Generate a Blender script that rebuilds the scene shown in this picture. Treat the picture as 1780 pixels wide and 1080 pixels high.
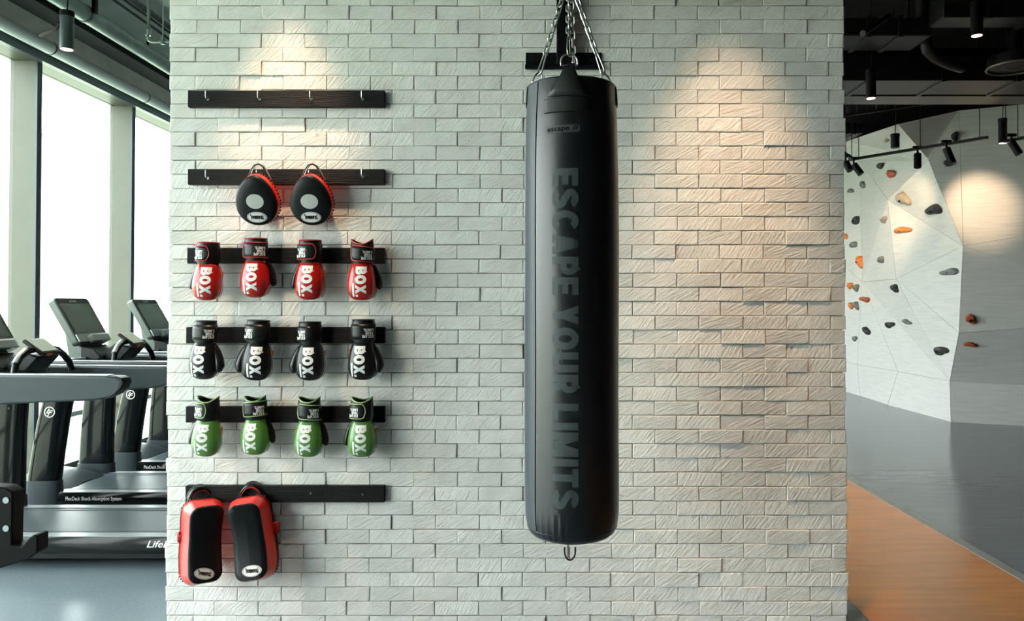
import bpy, bmesh, math, random
from mathutils import Vector, Matrix, Euler
from mathutils.bvhtree import BVHTree

random.seed(7)
SC = bpy.context.scene
COL = SC.collection
for o in list(bpy.data.objects):
    bpy.data.objects.remove(o)

# ------------------------------------------------------------------ camera
FPX, PPX, PPY, TILT, EYE = 1350.0, 950.0, 509.5, math.atan(0.0159), 1.62
cam_d = bpy.data.cameras.new('camera')
cam = bpy.data.objects.new('camera', cam_d)
COL.objects.link(cam)
cam.location = (0, 0, EYE)
cam.rotation_euler = (math.pi / 2 + TILT, 0, 0)
cam_d.sensor_width = 36.0
cam_d.lens = FPX * 36.0 / 1780.0
cam_d.shift_x = (890.0 - PPX) / 1780.0
cam_d.shift_y = (PPY - 540.0) / 1780.0
cam_d.clip_start, cam_d.clip_end = 0.05, 1000
SC.camera = cam

# ------------------------------------------------------------------ daylight (overcast sky through the windows)
SKY_STRENGTH = 7.5
world = bpy.data.worlds.new('overcast_sky')
SC.world = world
world.use_nodes = True
wn = world.node_tree.nodes
wn['Background'].inputs[0].default_value = (0.945, 0.985, 1.0, 1)
wn['Background'].inputs[1].default_value = SKY_STRENGTH
SC.view_settings.view_transform = 'Standard'
SC.view_settings.look = 'None'
SC.view_settings.gamma = 1.0
SC.view_settings.use_curve_mapping = False
SC.view_settings.exposure = 0.76
SC.cycles.max_bounces = 10
SC.cycles.diffuse_bounces = 6
SC.cycles.glossy_bounces = 5
SC.cycles.transparent_max_bounces = 12
SC.cycles.sample_clamp_indirect = 8.0

# ------------------------------------------------------------------ helpers
def ray(px, py):
    x, y = (px - PPX) / FPX, (PPY - py) / FPX
    c, s = math.cos(TILT), math.sin(TILT)
    return Vector((x, c - y * s, s + y * c))
CAMP = Vector((0, 0, EYE))
def P(px, py, Y):
    d = ray(px, py); return CAMP + d * (Y / d.y)
def PX(px, py, X):
    d = ray(px, py); return CAMP + d * (X / d.x)
def FL(px, py):
    d = ray(px, py); return CAMP + d * (-EYE / d.z)
def PPL(px, py, a, b, c):
    n = (b - a).cross(c - a); d = ray(px, py)
    return CAMP + d * ((a - CAMP).dot(n) / d.dot(n))

MATS = {}
def mat(name, col, rough=0.5, metal=0.0, spec=0.5, noise=None, bump=None, emit=None, coat=0.0):
    """noise = (scale, amount[, stretch]); bump = (scale, strength[, stretch])"""
    if name in MATS: return MATS[name]
    m = bpy.data.materials.new(name); m.use_nodes = True
    nt = m.node_tree; N = nt.nodes; L = nt.links
    b = N['Principled BSDF']
    b.inputs['Base Color'].default_value = (*col, 1)
    b.inputs['Roughness'].default_value = rough
    b.inputs['Metallic'].default_value = metal
    b.inputs['Specular IOR Level'].default_value = spec
    b.inputs['Coat Weight'].default_value = coat
    if emit:
        b.inputs['Emission Color'].default_value = (*emit[0], 1)
        b.inputs['Emission Strength'].default_value = emit[1]
    def coords(stretch):
        tc = N.new('ShaderNodeTexCoord'); mp = N.new('ShaderNodeMapping')
        mp.inputs['Scale'].default_value = stretch
        L.new(tc.outputs['Object'], mp.inputs['Vector']); return mp.outputs['Vector']
    if noise:
        t = N.new('ShaderNodeTexNoise'); t.inputs['Scale'].default_value = noise[0]; t.inputs['Detail'].default_value = 6
        L.new(coords(noise[2] if len(noise) > 2 else (1, 1, 1)), t.inputs['Vector'])
        r = N.new('ShaderNodeMapRange'); r.inputs['From Min'].default_value = 0.3; r.inputs['From Max'].default_value = 0.7
        r.inputs['To Min'].default_value = 1 - noise[1]; r.inputs['To Max'].default_value = 1 + noise[1] * 0.6
        L.new(t.outputs['Fac'], r.inputs['Value'])
        mx = N.new('ShaderNodeVectorMath'); mx.operation = 'SCALE'
        mx.inputs[0].default_value = col
        L.new(r.outputs['Result'], mx.inputs['Scale']); L.new(mx.outputs['Vector'], b.inputs['Base Color'])
    if bump:
        t = N.new('ShaderNodeTexNoise'); t.inputs['Scale'].default_value = bump[0]; t.inputs['Detail'].default_value = 5
        L.new(coords(bump[2] if len(bump) > 2 else (1, 1, 1)), t.inputs['Vector'])
        bp = N.new('ShaderNodeBump'); bp.inputs['Strength'].default_value = bump[1]; bp.inputs['Distance'].default_value = 0.01
        L.new(t.outputs['Fac'], bp.inputs['Height']); L.new(bp.outputs['Normal'], b.inputs['Normal'])
    MATS[name] = m
    return m

def tag(o, label=None, cat=None, group=None, kind=None):
    if label: o['label'] = label
    if cat: o['category'] = cat
    if group: o['group'] = group
    if kind: o['kind'] = kind
    return o
def thing(name, label, cat, loc=(0, 0, 0), rot=(0, 0, 0), group=None):
    o = bpy.data.objects.new(name, None); COL.objects.link(o)
    o.location = loc; o.rotation_euler = rot; o.empty_display_size = 0.1
    return tag(o, label, cat, group)
def origin_of(o):
    p = Vector((0, 0, 0))
    while o: p += Vector(o.location); o = o.parent
    return p

class MB:
    """collects shapes and links them as ONE mesh object"""
    def __init__(s): s.v = []; s.f = []; s.mi = []; s.cur = 0
    def add(s, vs, fs):
        n = len(s.v); s.v += [Vector(p) for p in vs]; s.f += [tuple(i + n for i in f) for f in fs]; s.mi += [s.cur] * len(fs); return s
    def box(s, c, d, rot=None):
        c = Vector(c); h = Vector(d) / 2
        vs = [Vector((x * h.x, y * h.y, z * h.z)) for x in (-1, 1) for y in (-1, 1) for z in (-1, 1)]
        if rot is not None:
            R = rot if isinstance(rot, Matrix) else Euler(rot).to_matrix()
            vs = [R @ p for p in vs]
        return s.add([p + c for p in vs], [(0, 1, 3, 2), (4, 6, 7, 5), (0, 4, 5, 1), (2, 3, 7, 6), (0, 2, 6, 4), (1, 5, 7, 3)])
    def box2(s, a, b):
        a, b = Vector(a), Vector(b)
        return s.box((a + b) / 2, (abs(b.x - a.x), abs(b.y - a.y), abs(b.z - a.z)))
    def loft(s, rings, cap0=True, cap1=True, closed=False):
        n = len(rings[0]); vs = [p for r in rings for p in r]; fs = []
        m = len(rings)
        for i in range(m if closed else m - 1):
            for j in range(n):
                a, b = i * n + j, i * n + (j + 1) % n
                c, d = ((i + 1) % m) * n + (j + 1) % n, ((i + 1) % m) * n + j
                fs.append((a, b, c, d))
        if not closed:
            if cap0: fs.append(tuple(reversed(range(n))))
            if cap1: fs.append(tuple((m - 1) * n + j for j in range(n)))
        return s.add(vs, fs)
    def tube(s, path, r, seg=8, closed=False, caps=True):
        path = [Vector(p) for p in path]; m = len(path); rings = []
        rr = r if isinstance(r, (list, tuple)) else [r] * m
        up = None
        for i, p in enumerate(path):
            if closed: t = (path[(i + 1) % m] - path[i - 1])
            else: t = path[min(i + 1, m - 1)] - path[max(i - 1, 0)]
            t.normalize()
            if up is None:
                up = Vector((0, 0, 1)) if abs(t.z) < 0.9 else Vector((0, 1, 0))
            up = (up - t * up.dot(t)).normalized(); sd = t.cross(up)
            rings.append([p + (sd * math.cos(a) + up * math.sin(a)) * rr[i] for a in (2 * math.pi * k / seg for k in range(seg))])
        return s.loft(rings, caps, caps, closed)
    def cyl(s, a, b, r, r2=None, seg=20): return s.tube([a, b], [r, r if r2 is None else r2], seg)
    def prism(s, poly, axis, a0, a1):
        """poly of 2D points extruded along an axis ('x': poly=(y,z), 'y': (x,z), 'z': (x,y))"""
        def q(p, t):
            return {'x': (t, p[0], p[1]), 'y': (p[0], t, p[1]), 'z': (p[0], p[1], t)}[axis]
        return s.loft([[Vector(q(p, a0)) for p in poly], [Vector(q(p, a1)) for p in poly]])
    def xform(s, M):
        s.v = [M @ p for p in s.v]; return s
    def mesh(s, name, off=Vector((0, 0, 0)), smooth=35):
        me = bpy.data.meshes.new(name)
        me.from_pydata([tuple(p - off) for p in s.v], [], s.f)
        bm = bmesh.new(); bm.from_mesh(me); bmesh.ops.recalc_face_normals(bm, faces=bm.faces); bm.to_mesh(me); bm.free()
        if smooth:
            me.polygons.foreach_set('use_smooth', [True] * len(me.polygons))
            me.set_sharp_from_angle(angle=math.radians(smooth))
        return me
    def build(s, name, m, parent=None, smooth=35, bevel=0, local=False, subsurf=0, seg=2):
        off = Vector((0, 0, 0)) if (local or parent is None) else origin_of(parent)
        me = s.mesh(name, off, smooth); me.materials.append(m)
        o = bpy.data.objects.new(name, me); COL.objects.link(o)
        if parent is not None: o.parent = parent
        if bevel:
            md = o.modifiers.new('bevel', 'BEVEL'); md.width = bevel; md.segments = seg; md.limit_method = 'ANGLE'; md.angle_limit = math.radians(40)
        if subsurf:
            md = o.modifiers.new('subsurf', 'SUBSURF'); md.levels = subsurf; md.render_levels = subsurf
        return o
def copy_tree(o, parent=None):
    c = o.copy(); COL.objects.link(c); c.parent = parent
    for ch in list(o.children): copy_tree(ch, c)
    return c
def arc(cx, cy, rx, ry, a0, a1, n=8):
    return [(cx + rx * math.cos(math.radians(a0 + (a1 - a0) * i / n)), cy + ry * math.sin(math.radians(a0 + (a1 - a0) * i / n))) for i in range(n + 1)]
def superring(a, b, cx, cy, z, n=20, e=2.5, ph=0.0):
    r = []
    for k in range(n):
        t = 2 * math.pi * k / n + ph; c, s_ = math.cos(t), math.sin(t)
        r.append(Vector((cx + a * math.copysign(abs(c) ** (2 / e), c), cy + b * math.copysign(abs(s_) ** (2 / e), s_), z)))
    return r

# ---- a heavy grotesque drawn with strokes (unit cap height): returns 2D quads
def s_poly(pts, w, closed=False, sub=0.12):
    pts = [Vector(p) for p in pts]
    out = [pts[0]]
    for q in pts[1:] + ([pts[0]] if closed else []):
        p = out[-1]; n = max(1, int((q - p).length / sub))
        for i in range(1, n + 1): out.append(p + (q - p) * i / n)
    if closed: out.pop()
    m = len(out); L, R = [], []
    for i in range(m):
        a = out[i - 1] if (closed or i > 0) else None
        b = out[(i + 1) % m] if (closed or i < m - 1) else None
        d0 = (out[i] - a).normalized() if a is not None else (b - out[i]).normalized()
        d1 = (b - out[i]).normalized() if b is not None else d0
        n0, n1 = Vector((-d0.y, d0.x)), Vector((-d1.y, d1.x))
        nn = (n0 + n1)
        nn = nn.normalized() if nn.length > 1e-6 else n0
        k = w / 2 / max(0.5, nn.dot(n0))
        L.append(out[i] + nn * k); R.append(out[i] - nn * k)
    return [(R[i], R[(i + 1) % m], L[(i + 1) % m], L[i]) for i in range(m if closed else m - 1)]
def s_diag(x0, y0, x1, y1, w, n=6):
    L = math.hypot(x1 - x0, y1 - y0); h = w / 2 * L / abs(y1 - y0); q = []
    for i in range(n):
        t0, t1 = i / n, (i + 1) / n
        a = (x0 + (x1 - x0) * t0, y0 + (y1 - y0) * t0); b = (x0 + (x1 - x0) * t1, y0 + (y1 - y0) * t1)
        q.append(tuple(Vector(p) for p in ((a[0] - h, a[1]), (a[0] + h, a[1]), (b[0] + h, b[1]), (b[0] - h, b[1]))))
    return q
def glyph(ch, w):
    h = w / 2; S = lambda *p, c=False: s_poly(p, w, c); k = w * 0.92
    H = lambda y, x0, x1: s_poly([(x0, y), (x1, y)], k)
    kh = k / 2
    if ch == 'E': return S((h, 0), (h, 1)) + H(kh, w, .62) + H(.5, w, .58) + H(1 - kh, w, .62), .64
    if ch == 'F': return S((h, 0), (h, 1)) + H(.5, w, .56) + H(1 - kh, w, .60), .60
    if ch == 'L': return S((h, 0), (h, 1)) + H(kh, w, .58), .59
    if ch == 'I': return S((h, 0), (h, 1)), w
    if ch == 'T': return S((.32, 0), (.32, 1 - k)) + H(1 - kh, 0, .64), .64
    if ch == '.': return s_poly([(h, 0), (h, w * 1.02)], w), w
    if ch == 'O': return s_poly(arc(.39, .5, .39 - h, .515 - h, 0, 345, 23), w, True), .78
    if ch == 'C': return s_poly(arc(.38, .5, .38 - h, .515 - h, 42, 318, 20), w), .74
    if ch == 'S':
        p = arc(.34, .70 + .015, .31 - h + .02, .30 - h, 12, 250, 14) + arc(.34, .30 - .015, .33 - h + .02, .30 - h, 70, -168, 14)
        return s_poly(p, w), .68
    if ch == 'U': return s_poly([(h, 1), (h, .36)] + arc(.35, .36, .35 - h, .375 - h, 180, 360, 10) + [(.70 - h, 1)], w), .70
    if ch in 'PRB':
        q = S((h, 0), (h, 1)); t = 1 - kh; m_ = .44 if ch != 'B' else .5
        q += s_poly([(w, t), (.38, t)] + arc(.38, (t + m_) / 2, .26 - h + .02, (t - m_) / 2, 90, -90, 8) + [(w, m_)], k)
        if ch == 'R': q += s_diag(.50, 0, .34, .42, w * 1.02)
        if ch == 'B': q += s_poly([(w, m_), (.40, m_)] + arc(.40, (kh + m_) / 2, .29 - h + .02, (m_ - kh) / 2, 90, -90, 8) + [(w, kh)], k)
        return q, {'P': .64, 'R': .67, 'B': .69}[ch]
    if ch == 'A': return s_diag(h * 1.1, 0, .36, 1, w) + s_diag(.72 - h * 1.1, 0, .36, 1, w) + H(.28, .22, .50), .72
    if ch == 'Y': return s_diag(.35, .42, h * 1.1, 1, w, 4) + s_diag(.35, .42, .70 - h * 1.1, 1, w, 4) + S((.35, 0), (.35, .46)), .70
    if ch == 'M': return S((h, 0), (h, 1)) + S((.84 - h, 0), (.84 - h, 1)) + s_diag(.42, .08, h * 1.2, 1, w * .85) + s_diag(.42, .08, .84 - h * 1.2, 1, w * .85), .84
    if ch == 'N': return S((h, 0), (h, 1)) + S((.70 - h, 0), (.70 - h, 1)) + s_diag(.70 - h, 0, h, 1, w * .9), .70
    if ch == 'X': return s_diag(h * 1.15, 0, .80 - h * 1.15, 1, w * .86) + s_diag(.80 - h * 1.15, 0, h * 1.15, 1, w * .86), .80
    return [], .3
def text_quads(txt, w=.25, gap=.05):
    x, q = 0, []
    for ch in txt:
        if ch == ' ': x += .26; continue
        g, a = glyph(ch, w)
        q += [tuple(Vector((p.x + x, p.y)) for p in f) for f in g]; x += a + gap
    return q, x - gap
def quads_build(quads, fn, name, m, parent, local=False):
    mb = MB()
    for q in quads:
        pts = [fn(p) for p in q]
        if any(p is None for p in pts): continue
        mb.add(pts, [tuple(range(len(pts)))])
    off = Vector((0, 0, 0)) if local else origin_of(parent)
    me = bpy.data.meshes.new(name); me.from_pydata([tuple(p - off) for p in mb.v], [], mb.f); me.materials.append(m)
    o = bpy.data.objects.new(name, me); COL.objects.link(o); o.parent = parent
    return o
def font_tris(txt, shear=0.0, offset=0.0):
    c = bpy.data.curves.new('lettering', 'FONT'); c.body = txt; c.size = 1; c.shear = shear; c.offset = offset; c.resolution_u = 3
    o = bpy.data.objects.new('lettering', c); COL.objects.link(o)
    bpy.context.view_layer.update()
    me = o.evaluated_get(bpy.context.evaluated_depsgraph_get()).to_mesh()
    q = [tuple(me.vertices[i].co.xy.copy() for i in p.vertices) for p in me.polygons]
    bpy.data.objects.remove(o); bpy.data.curves.remove(c)
    w = max(p.x for f in q for p in f); return q, w

# ------------------------------------------------------------------ materials
def brick_material():
    m = bpy.data.materials.new('whitewashed_brick'); m.use_nodes = True
    nt = m.node_tree; N = nt.nodes; L = nt.links; b = N['Principled BSDF']
    b.inputs['Roughness'].default_value = 0.85; b.inputs['Specular IOR Level'].default_value = 0.2
    geo = N.new('ShaderNodeNewGeometry'); at = N.new('ShaderNodeAttribute'); at.attribute_name = 'rnd'
    sc = N.new('ShaderNodeMath'); sc.operation = 'MULTIPLY'; sc.inputs[1].default_value = 37.0; L.new(at.outputs['Fac'], sc.inputs[0])
    off = N.new('ShaderNodeVectorMath'); off.operation = 'ADD'
    L.new(geo.outputs['Position'], off.inputs[0]); L.new(sc.outputs[0], off.inputs[1])
    # slanting saw marks, their angle and depth differ from brick to brick
    rot = N.new('ShaderNodeVectorRotate'); rot.rotation_type = 'Y_AXIS'
    ang = N.new('ShaderNodeMapRange'); ang.inputs['To Min'].default_value = 0.35; ang.inputs['To Max'].default_value = 1.1
    L.new(at.outputs['Fac'], ang.inputs['Value']); L.new(ang.outputs['Result'], rot.inputs['Angle'])
    L.new(off.outputs['Vector'], rot.inputs['Vector'])
    st = N.new('ShaderNodeVectorMath'); st.operation = 'MULTIPLY'; st.inputs[1].default_value = (14, 60, 90)
    L.new(rot.outputs['Vector'], st.inputs[0])
    n1 = N.new('ShaderNodeTexNoise'); n1.inputs['Scale'].default_value = 1.0; n1.inputs['Detail'].default_value = 4; L.new(st.outputs['Vector'], n1.inputs['Vector'])
    n2 = N.new('ShaderNodeTexNoise'); n2.inputs['Scale'].default_value = 160; n2.inputs['Detail'].default_value = 4; L.new(off.outputs['Vector'], n2.inputs['Vector'])
    n3 = N.new('ShaderNodeTexVoronoi'); n3.inputs['Scale'].default_value = 95; L.new(off.outputs['Vector'], n3.inputs['Vector'])
    pit = N.new('ShaderNodeMapRange'); pit.inputs['From Min'].default_value = 0.06; pit.inputs['From Max'].default_value = 0.16; L.new(n3.outputs['Distance'], pit.inputs['Value'])
    mask = N.new('ShaderNodeTexNoise'); mask.inputs['Scale'].default_value = 7; L.new(off.outputs['Vector'], mask.inputs['Vector'])
    mk = N.new('ShaderNodeMapRange'); mk.inputs['From Min'].default_value = 0.52; mk.inputs['From Max'].default_value = 0.66; L.new(mask.outputs['Fac'], mk.inputs['Value'])
    pm = N.new('ShaderNodeMix'); pm.data_type = 'FLOAT'; pm.inputs[2].default_value = 1.0
    L.new(mk.outputs['Result'], pm.inputs[0]); L.new(pit.outputs['Result'], pm.inputs[3])
    a1 = N.new('ShaderNodeMath'); a1.operation = 'MULTIPLY_ADD'; a1.inputs[1].default_value = 0.30; L.new(n2.outputs['Fac'], a1.inputs[0]); L.new(n1.outputs['Fac'], a1.inputs[2])
    a2 = N.new('ShaderNodeMath'); a2.operation = 'MULTIPLY_ADD'; a2.inputs[1].default_value = 0.5; L.new(pm.outputs[0], a2.inputs[0]); L.new(a1.outputs[0], a2.inputs[2])
    bp = N.new('ShaderNodeBump'); bp.inputs['Strength'].default_value = 0.8; bp.inputs['Distance'].default_value = 0.006
    L.new(a2.outputs[0], bp.inputs['Height']); L.new(bp.outputs['Normal'], b.inputs['Normal'])
    # colour: limewash, a little uneven; pits darker
    ramp = N.new('ShaderNodeMix'); ramp.data_type = 'RGBA'
    ramp.inputs[6].default_value = (0.74, 0.725, 0.68, 1); ramp.inputs[7].default_value = (0.86, 0.855, 0.82, 1)
    big = N.new('ShaderNodeTexNoise'); big.inputs['Scale'].default_value = 9; big.inputs['Detail'].default_value = 6; L.new(off.outputs['Vector'], big.inputs['Vector'])
    mr = N.new('ShaderNodeMapRange'); mr.inputs['From Min'].default_value = 0.3; mr.inputs['From Max'].default_value = 0.7; L.new(big.outputs['Fac'], mr.inputs['Value'])
    L.new(mr.outputs['Result'], ramp.inputs[0])
    dk = N.new('ShaderNodeMix'); dk.data_type = 'RGBA'; dk.blend_type = 'MULTIPLY'; dk.inputs[0].default_value = 1.0
    pc = N.new('ShaderNodeMapRange'); pc.inputs['To Min'].default_value = 0.62; L.new(pm.outputs[0], pc.inputs['Value'])
    L.new(ramp.outputs[2], dk.inputs[6]); 
    tint = N.new('ShaderNodeMath'); tint.operation = 'MULTIPLY_ADD'; tint.inputs[1].default_value = 0.13; tint.inputs[2].default_value = 0.92; L.new(at.outputs['Fac'], tint.inputs[0])
    tm = N.new('ShaderNodeMath'); tm.operation = 'MULTIPLY'; L.new(pc.outputs['Result'], tm.inputs[0]); L.new(tint.outputs[0], tm.inputs[1])
    L.new(tm.outputs[0], dk.inputs[7]); L.new(dk.outputs[2], b.inputs['Base Color'])
    return m
M_BRICK = brick_material()
M_MORTAR = mat('dark_mortar', (0.20, 0.19, 0.175), 0.95, noise=(40, .4))

def floor_material():
    m = bpy.data.materials.new('vinyl_floor'); m.use_nodes = True
    nt = m.node_tree; N = nt.nodes; L = nt.links; b = N['Principled BSDF']
    tc = N.new('ShaderNodeTexCoord'); mp = N.new('ShaderNodeMapping'); mp.inputs['Scale'].default_value = (1.2, 14, 1)
    L.new(tc.outputs['Object'], mp.inputs['Vector'])
    n = N.new('ShaderNodeTexNoise'); n.inputs['Scale'].default_value = 1.5; n.inputs['Detail'].default_value = 7; L.new(mp.outputs['Vector'], n.inputs['Vector'])
    mx = N.new('ShaderNodeMix'); mx.data_type = 'RGBA'
    mx.inputs[6].default_value = (0.105, 0.125, 0.155, 1); mx.inputs[7].default_value = (0.16, 0.185, 0.215, 1)
    L.new(n.outputs['Fac'], mx.inputs[0]); L.new(mx.outputs[2], b.inputs['Base Color'])
    r = N.new('ShaderNodeMapRange'); r.inputs['To Min'].default_value = 0.13; r.inputs['To Max'].default_value = 0.24
    L.new(n.outputs['Fac'], r.inputs['Value']); L.new(r.outputs['Result'], b.inputs['Roughness'])
    return m
M_FLOOR = floor_material()
M_ORANGE_FLOOR = mat('orange_vinyl', (0.74, 0.25, 0.025), 0.24, noise=(2, .15, (1, 8, 1)))
M_RUBBER = mat('grey_rubber', (0.17, 0.215, 0.24), 0.24, noise=(60, .1))
M_SILVER_STRIP = mat('silver_strip', (0.33, 0.35, 0.35), 0.4, metal=0.3)
M_SLAB = mat('painted_slab', (0.66, 0.76, 0.69), 0.8, noise=(3, .12))  # green of the lawn-bounced light is mixed into the slab colour
M_BLACKCEIL = mat('black_ceiling_paint', (0.005, 0.005, 0.005), 0.8, spec=0.1)
M_CONC = mat('board_concrete', (0.58, 0.59, 0.58), 0.85, noise=(5, .15), bump=(40, .2))
M_DARKWALL = mat('dark_wall_paint', (0.035, 0.035, 0.037), 0.8, noise=(4, .1), spec=0.2)
M_PALEWALL = mat('pale_wall_paint', (0.28, 0.28, 0.27), 0.8, noise=(4, .08))
M_FIN = mat('champagne_aluminium', (0.082, 0.086, 0.064), 0.45, metal=0.15, noise=(3, .06))
M_FRAME_DK = mat('anthracite_frame', (0.055, 0.075, 0.082), 0.35, metal=0.3)
M_PIPE_WHITE = mat('white_pipe_lagging', (0.60, 0.67, 0.65), 0.4)
M_DUCT = mat('grey_duct', (0.16, 0.22, 0.20), 0.35, metal=0.4, noise=(8, .3))
M_BEAM = mat('dark_beam_paint', (0.007, 0.010, 0.012), 0.7, spec=0.05)
M_CONDUIT = mat('dark_conduit', (0.06, 0.075, 0.075), 0.4, metal=0.4)
M_BLACKMETAL = mat('black_powder_coat', (0.005, 0.0055, 0.006), 0.5, spec=0.12, noise=(30, .2))
M_CHROME = mat('zinc_steel', (0.55, 0.56, 0.55), 0.28, metal=1.0)
M_WOOD = mat('black_stained_wood', (0.006, 0.006, 0.0065), 0.5, spec=0.18, noise=(6, .6, (2, 20, 40)), bump=(5, .55, (2.5, 20, 60)))
M_VINYL = mat('black_vinyl', (0.0065, 0.0085, 0.011), 0.34, spec=0.6, bump=(260, .06))
for _k, _v in (('Sheen Weight', 0.16), ('Sheen Roughness', 0.35), ('Sheen Tint', (0.72, 0.88, 1.0, 1))): M_VINYL.node_tree.nodes['Principled BSDF'].inputs[_k].default_value = _v
M_LITVINYL = mat('window_lit_vinyl', (0.034, 0.044, 0.054), 0.45, bump=(260, .06))  # paler version of the black vinyl, window light put into its colour
M_VINYL_PATCH = mat('black_vinyl_patch', (0.006, 0.007, 0.007), 0.45, bump=(260, .08))
M_BAGTEXT = mat('dark_grey_print', (0.044, 0.057, 0.060), 0.55)
M_BAGLOGO = mat('grey_label_print', (0.05, 0.055, 0.055), 0.5)
M_BLACKPRINT = mat('black_print', (0.004, 0.004, 0.004), 0.6, spec=0.1)
M_RED = mat('red_leather', (0.44, 0.010, 0.008), 0.24, coat=0.3, bump=(120, .05))
M_GREEN = mat('green_leather', (0.085, 0.235, 0.045), 0.26, coat=0.3, bump=(120, .05))
M_BLACKLEATHER = mat('black_leather', (0.005, 0.006, 0.007), 0.28, spec=0.45, bump=(120, .08))
M_CUFF = mat('black_cuff_leather', (0.006, 0.007, 0.008), 0.35, spec=0.35, bump=(140, .1))
M_REDPIPE = mat('red_piping', (0.33, 0.010, 0.010), 0.4)
M_GREENPIPE = mat('green_piping', (0.26, 0.40, 0.17), 0.4)
M_BLACKPIPE = mat('black_piping', (0.012, 0.013, 0.014), 0.35)
M_WHITEPRINT = mat('white_print', (0.80, 0.80, 0.78), 0.5)
M_ORANGETAG = mat('orange_tag', (0.60, 0.16, 0.05), 0.6)
M_PADFACE = mat('black_pad_leather', (0.005, 0.007, 0.008), 0.42, spec=0.22, bump=(160, .12))
M_PADRED = mat('red_pad_leather', (0.66, 0.022, 0.012), 0.3, coat=0.2, bump=(120, .1))
M_TM_BLACK = mat('gloss_black_plastic', (0.005, 0.007, 0.008), 0.10, spec=0.25)
M_TM_GREY = mat('graphite_plastic', (0.030, 0.040, 0.048), 0.42, spec=0.3)
M_TM_DARK = mat('dark_plastic', (0.008, 0.011, 0.013), 0.4, spec=0.25)
M_TM_SILVER = mat('silver_plastic', (0.36, 0.40, 0.42), 0.3, metal=0.4)
M_TM_OLIVE = mat('grey_green_housing', (0.10, 0.125, 0.11), 0.42)
M_BELT = mat('running_belt', (0.055, 0.075, 0.085), 0.33, bump=(300, .15))
M_SCREEN = mat('dark_screen_glass', (0.075, 0.095, 0.09), 0.12, noise=(3, .2))
M_PANEL_LCD = mat('pale_lcd', (0.60, 0.68, 0.62), 0.2)
M_PLY = mat('white_painted_plywood', (0.545, 0.535, 0.515), 0.55, noise=(3.0, .10, (1, 1, 16)), bump=(3, .12, (1, 1, 30)))
M_HOLD_BLACK = mat('black_hold', (0.02, 0.022, 0.022), 0.6, bump=(60, .3))
M_HOLD_GREY = mat('grey_hold', (0.15, 0.155, 0.15), 0.65, bump=(60, .3))
M_HOLD_BEIGE = mat('beige_hold', (0.30, 0.25, 0.20), 0.65, bump=(60, .3))
M_HOLD_ORANGE = mat('orange_hold', (0.60, 0.17, 0.03), 0.55, bump=(60, .3))
M_HOLD_RUST = mat('rust_hold', (0.34, 0.07, 0.025), 0.6, bump=(60, .3))
M_LAMPGLOW = mat('warm_lamp_lens', (0.9, 0.8, 0.65), 0.4, emit=((1.0, 0.80, 0.58), 2.2))
M_GRASS = mat('lawn', (0.44, 0.48, 0.37), 0.9, noise=(.4, .2))
M_RENDER = mat('pale_render', (0.30, 0.305, 0.31), 0.9, noise=(.3, .04))
M_FARGLASS = mat('far_window_glass', (0.2, 0.22, 0.24), 0.4)
def glass_material():
    m = bpy.data.materials.new('window_glass'); m.use_nodes = True
    N = m.node_tree.nodes; L = m.node_tree.links; N.clear()
    out = N.new('ShaderNodeOutputMaterial'); mix = N.new('ShaderNodeMixShader')
    t = N.new('ShaderNodeBsdfTransparent'); t.inputs[0].default_value = (0.95, 0.985, 0.965, 1)
    g = N.new('ShaderNodeBsdfGlossy'); g.inputs['Roughness'].default_value = 0.02
    lw = N.new('ShaderNodeLayerWeight'); lw.inputs['Blend'].default_value = 0.5
    pw = N.new('ShaderNodeMath'); pw.operation = 'POWER'; pw.inputs[1].default_value = 5.0; L.new(lw.outputs['Facing'], pw.inputs[0])
    fr = N.new('ShaderNodeMath'); fr.operation = 'MULTIPLY_ADD'; fr.inputs[1].default_value = 0.7; fr.inputs[2].default_value = 0.03; L.new(pw.outputs[0], fr.inputs[0])
    L.new(fr.outputs[0], mix.inputs[0]); L.new(t.outputs[0], mix.inputs[1]); L.new(g.outputs[0], mix.inputs[2]); L.new(mix.outputs[0], out.inputs[0])
    return m
M_GLASS = glass_material()
# ------------------------------------------------------------------ the setting
D = 3.857            # front of the brick wall
XG, XI = -4.79, -4.58   # glass line and inner edge of the window fins
Z_HEAD = 3.83
Z_SLAB = 4.62
def struct(o, label=None): o['kind'] = 'structure'; (label and tag(o, label)); return o

floor = struct(MB().box2((-5.0, -9, -0.2), (9.5, 23, 0)).build('floor', M_FLOOR), 'dark grey glossy vinyl floor of the gym')
fo = MB().box2((1.66, -9, 0.0), (2.79, 22.9, 0.002)).build('orange_lane', M_ORANGE_FLOOR, floor, smooth=0)
tag(fo, 'orange vinyl lane along the floor')
fs = MB().box2((2.79, -9, 0.0), (2.865, 22.9, 0.004)).build('divider_strip', M_SILVER_STRIP, floor, smooth=0)
tag(fs, 'silver strip between orange lane and grey floor')
fr = MB().box2((XI, -9, 0.0), (-1.9, 22.9, 0.002)).build('rubber_zone', M_RUBBER, floor, smooth=0)
tag(fr, 'grey rubber floor under the treadmills')
struct(MB().box2((-5.0, -9, Z_SLAB), (-1.4, 23, Z_SLAB + .2)).build('ceiling', M_SLAB), 'pale painted slab over the treadmills, green lawn light in its colour')
struct(MB().box2((-1.4, -9, 4.9), (9.5, 23, 5.1)).build('ceiling', M_BLACKCEIL), 'black painted ceiling over the climbing area')
struct(MB().box2((-1.5, -9, Z_SLAB), (-1.4, 23, 4.95)).build('trim_3', M_BLACKCEIL), 'black step between the two ceiling heights')
struct(MB().box2((9.3, -9, 0), (9.5, 23, 5)).build('wall_right', M_DARKWALL), 'dark painted side wall')
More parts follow.
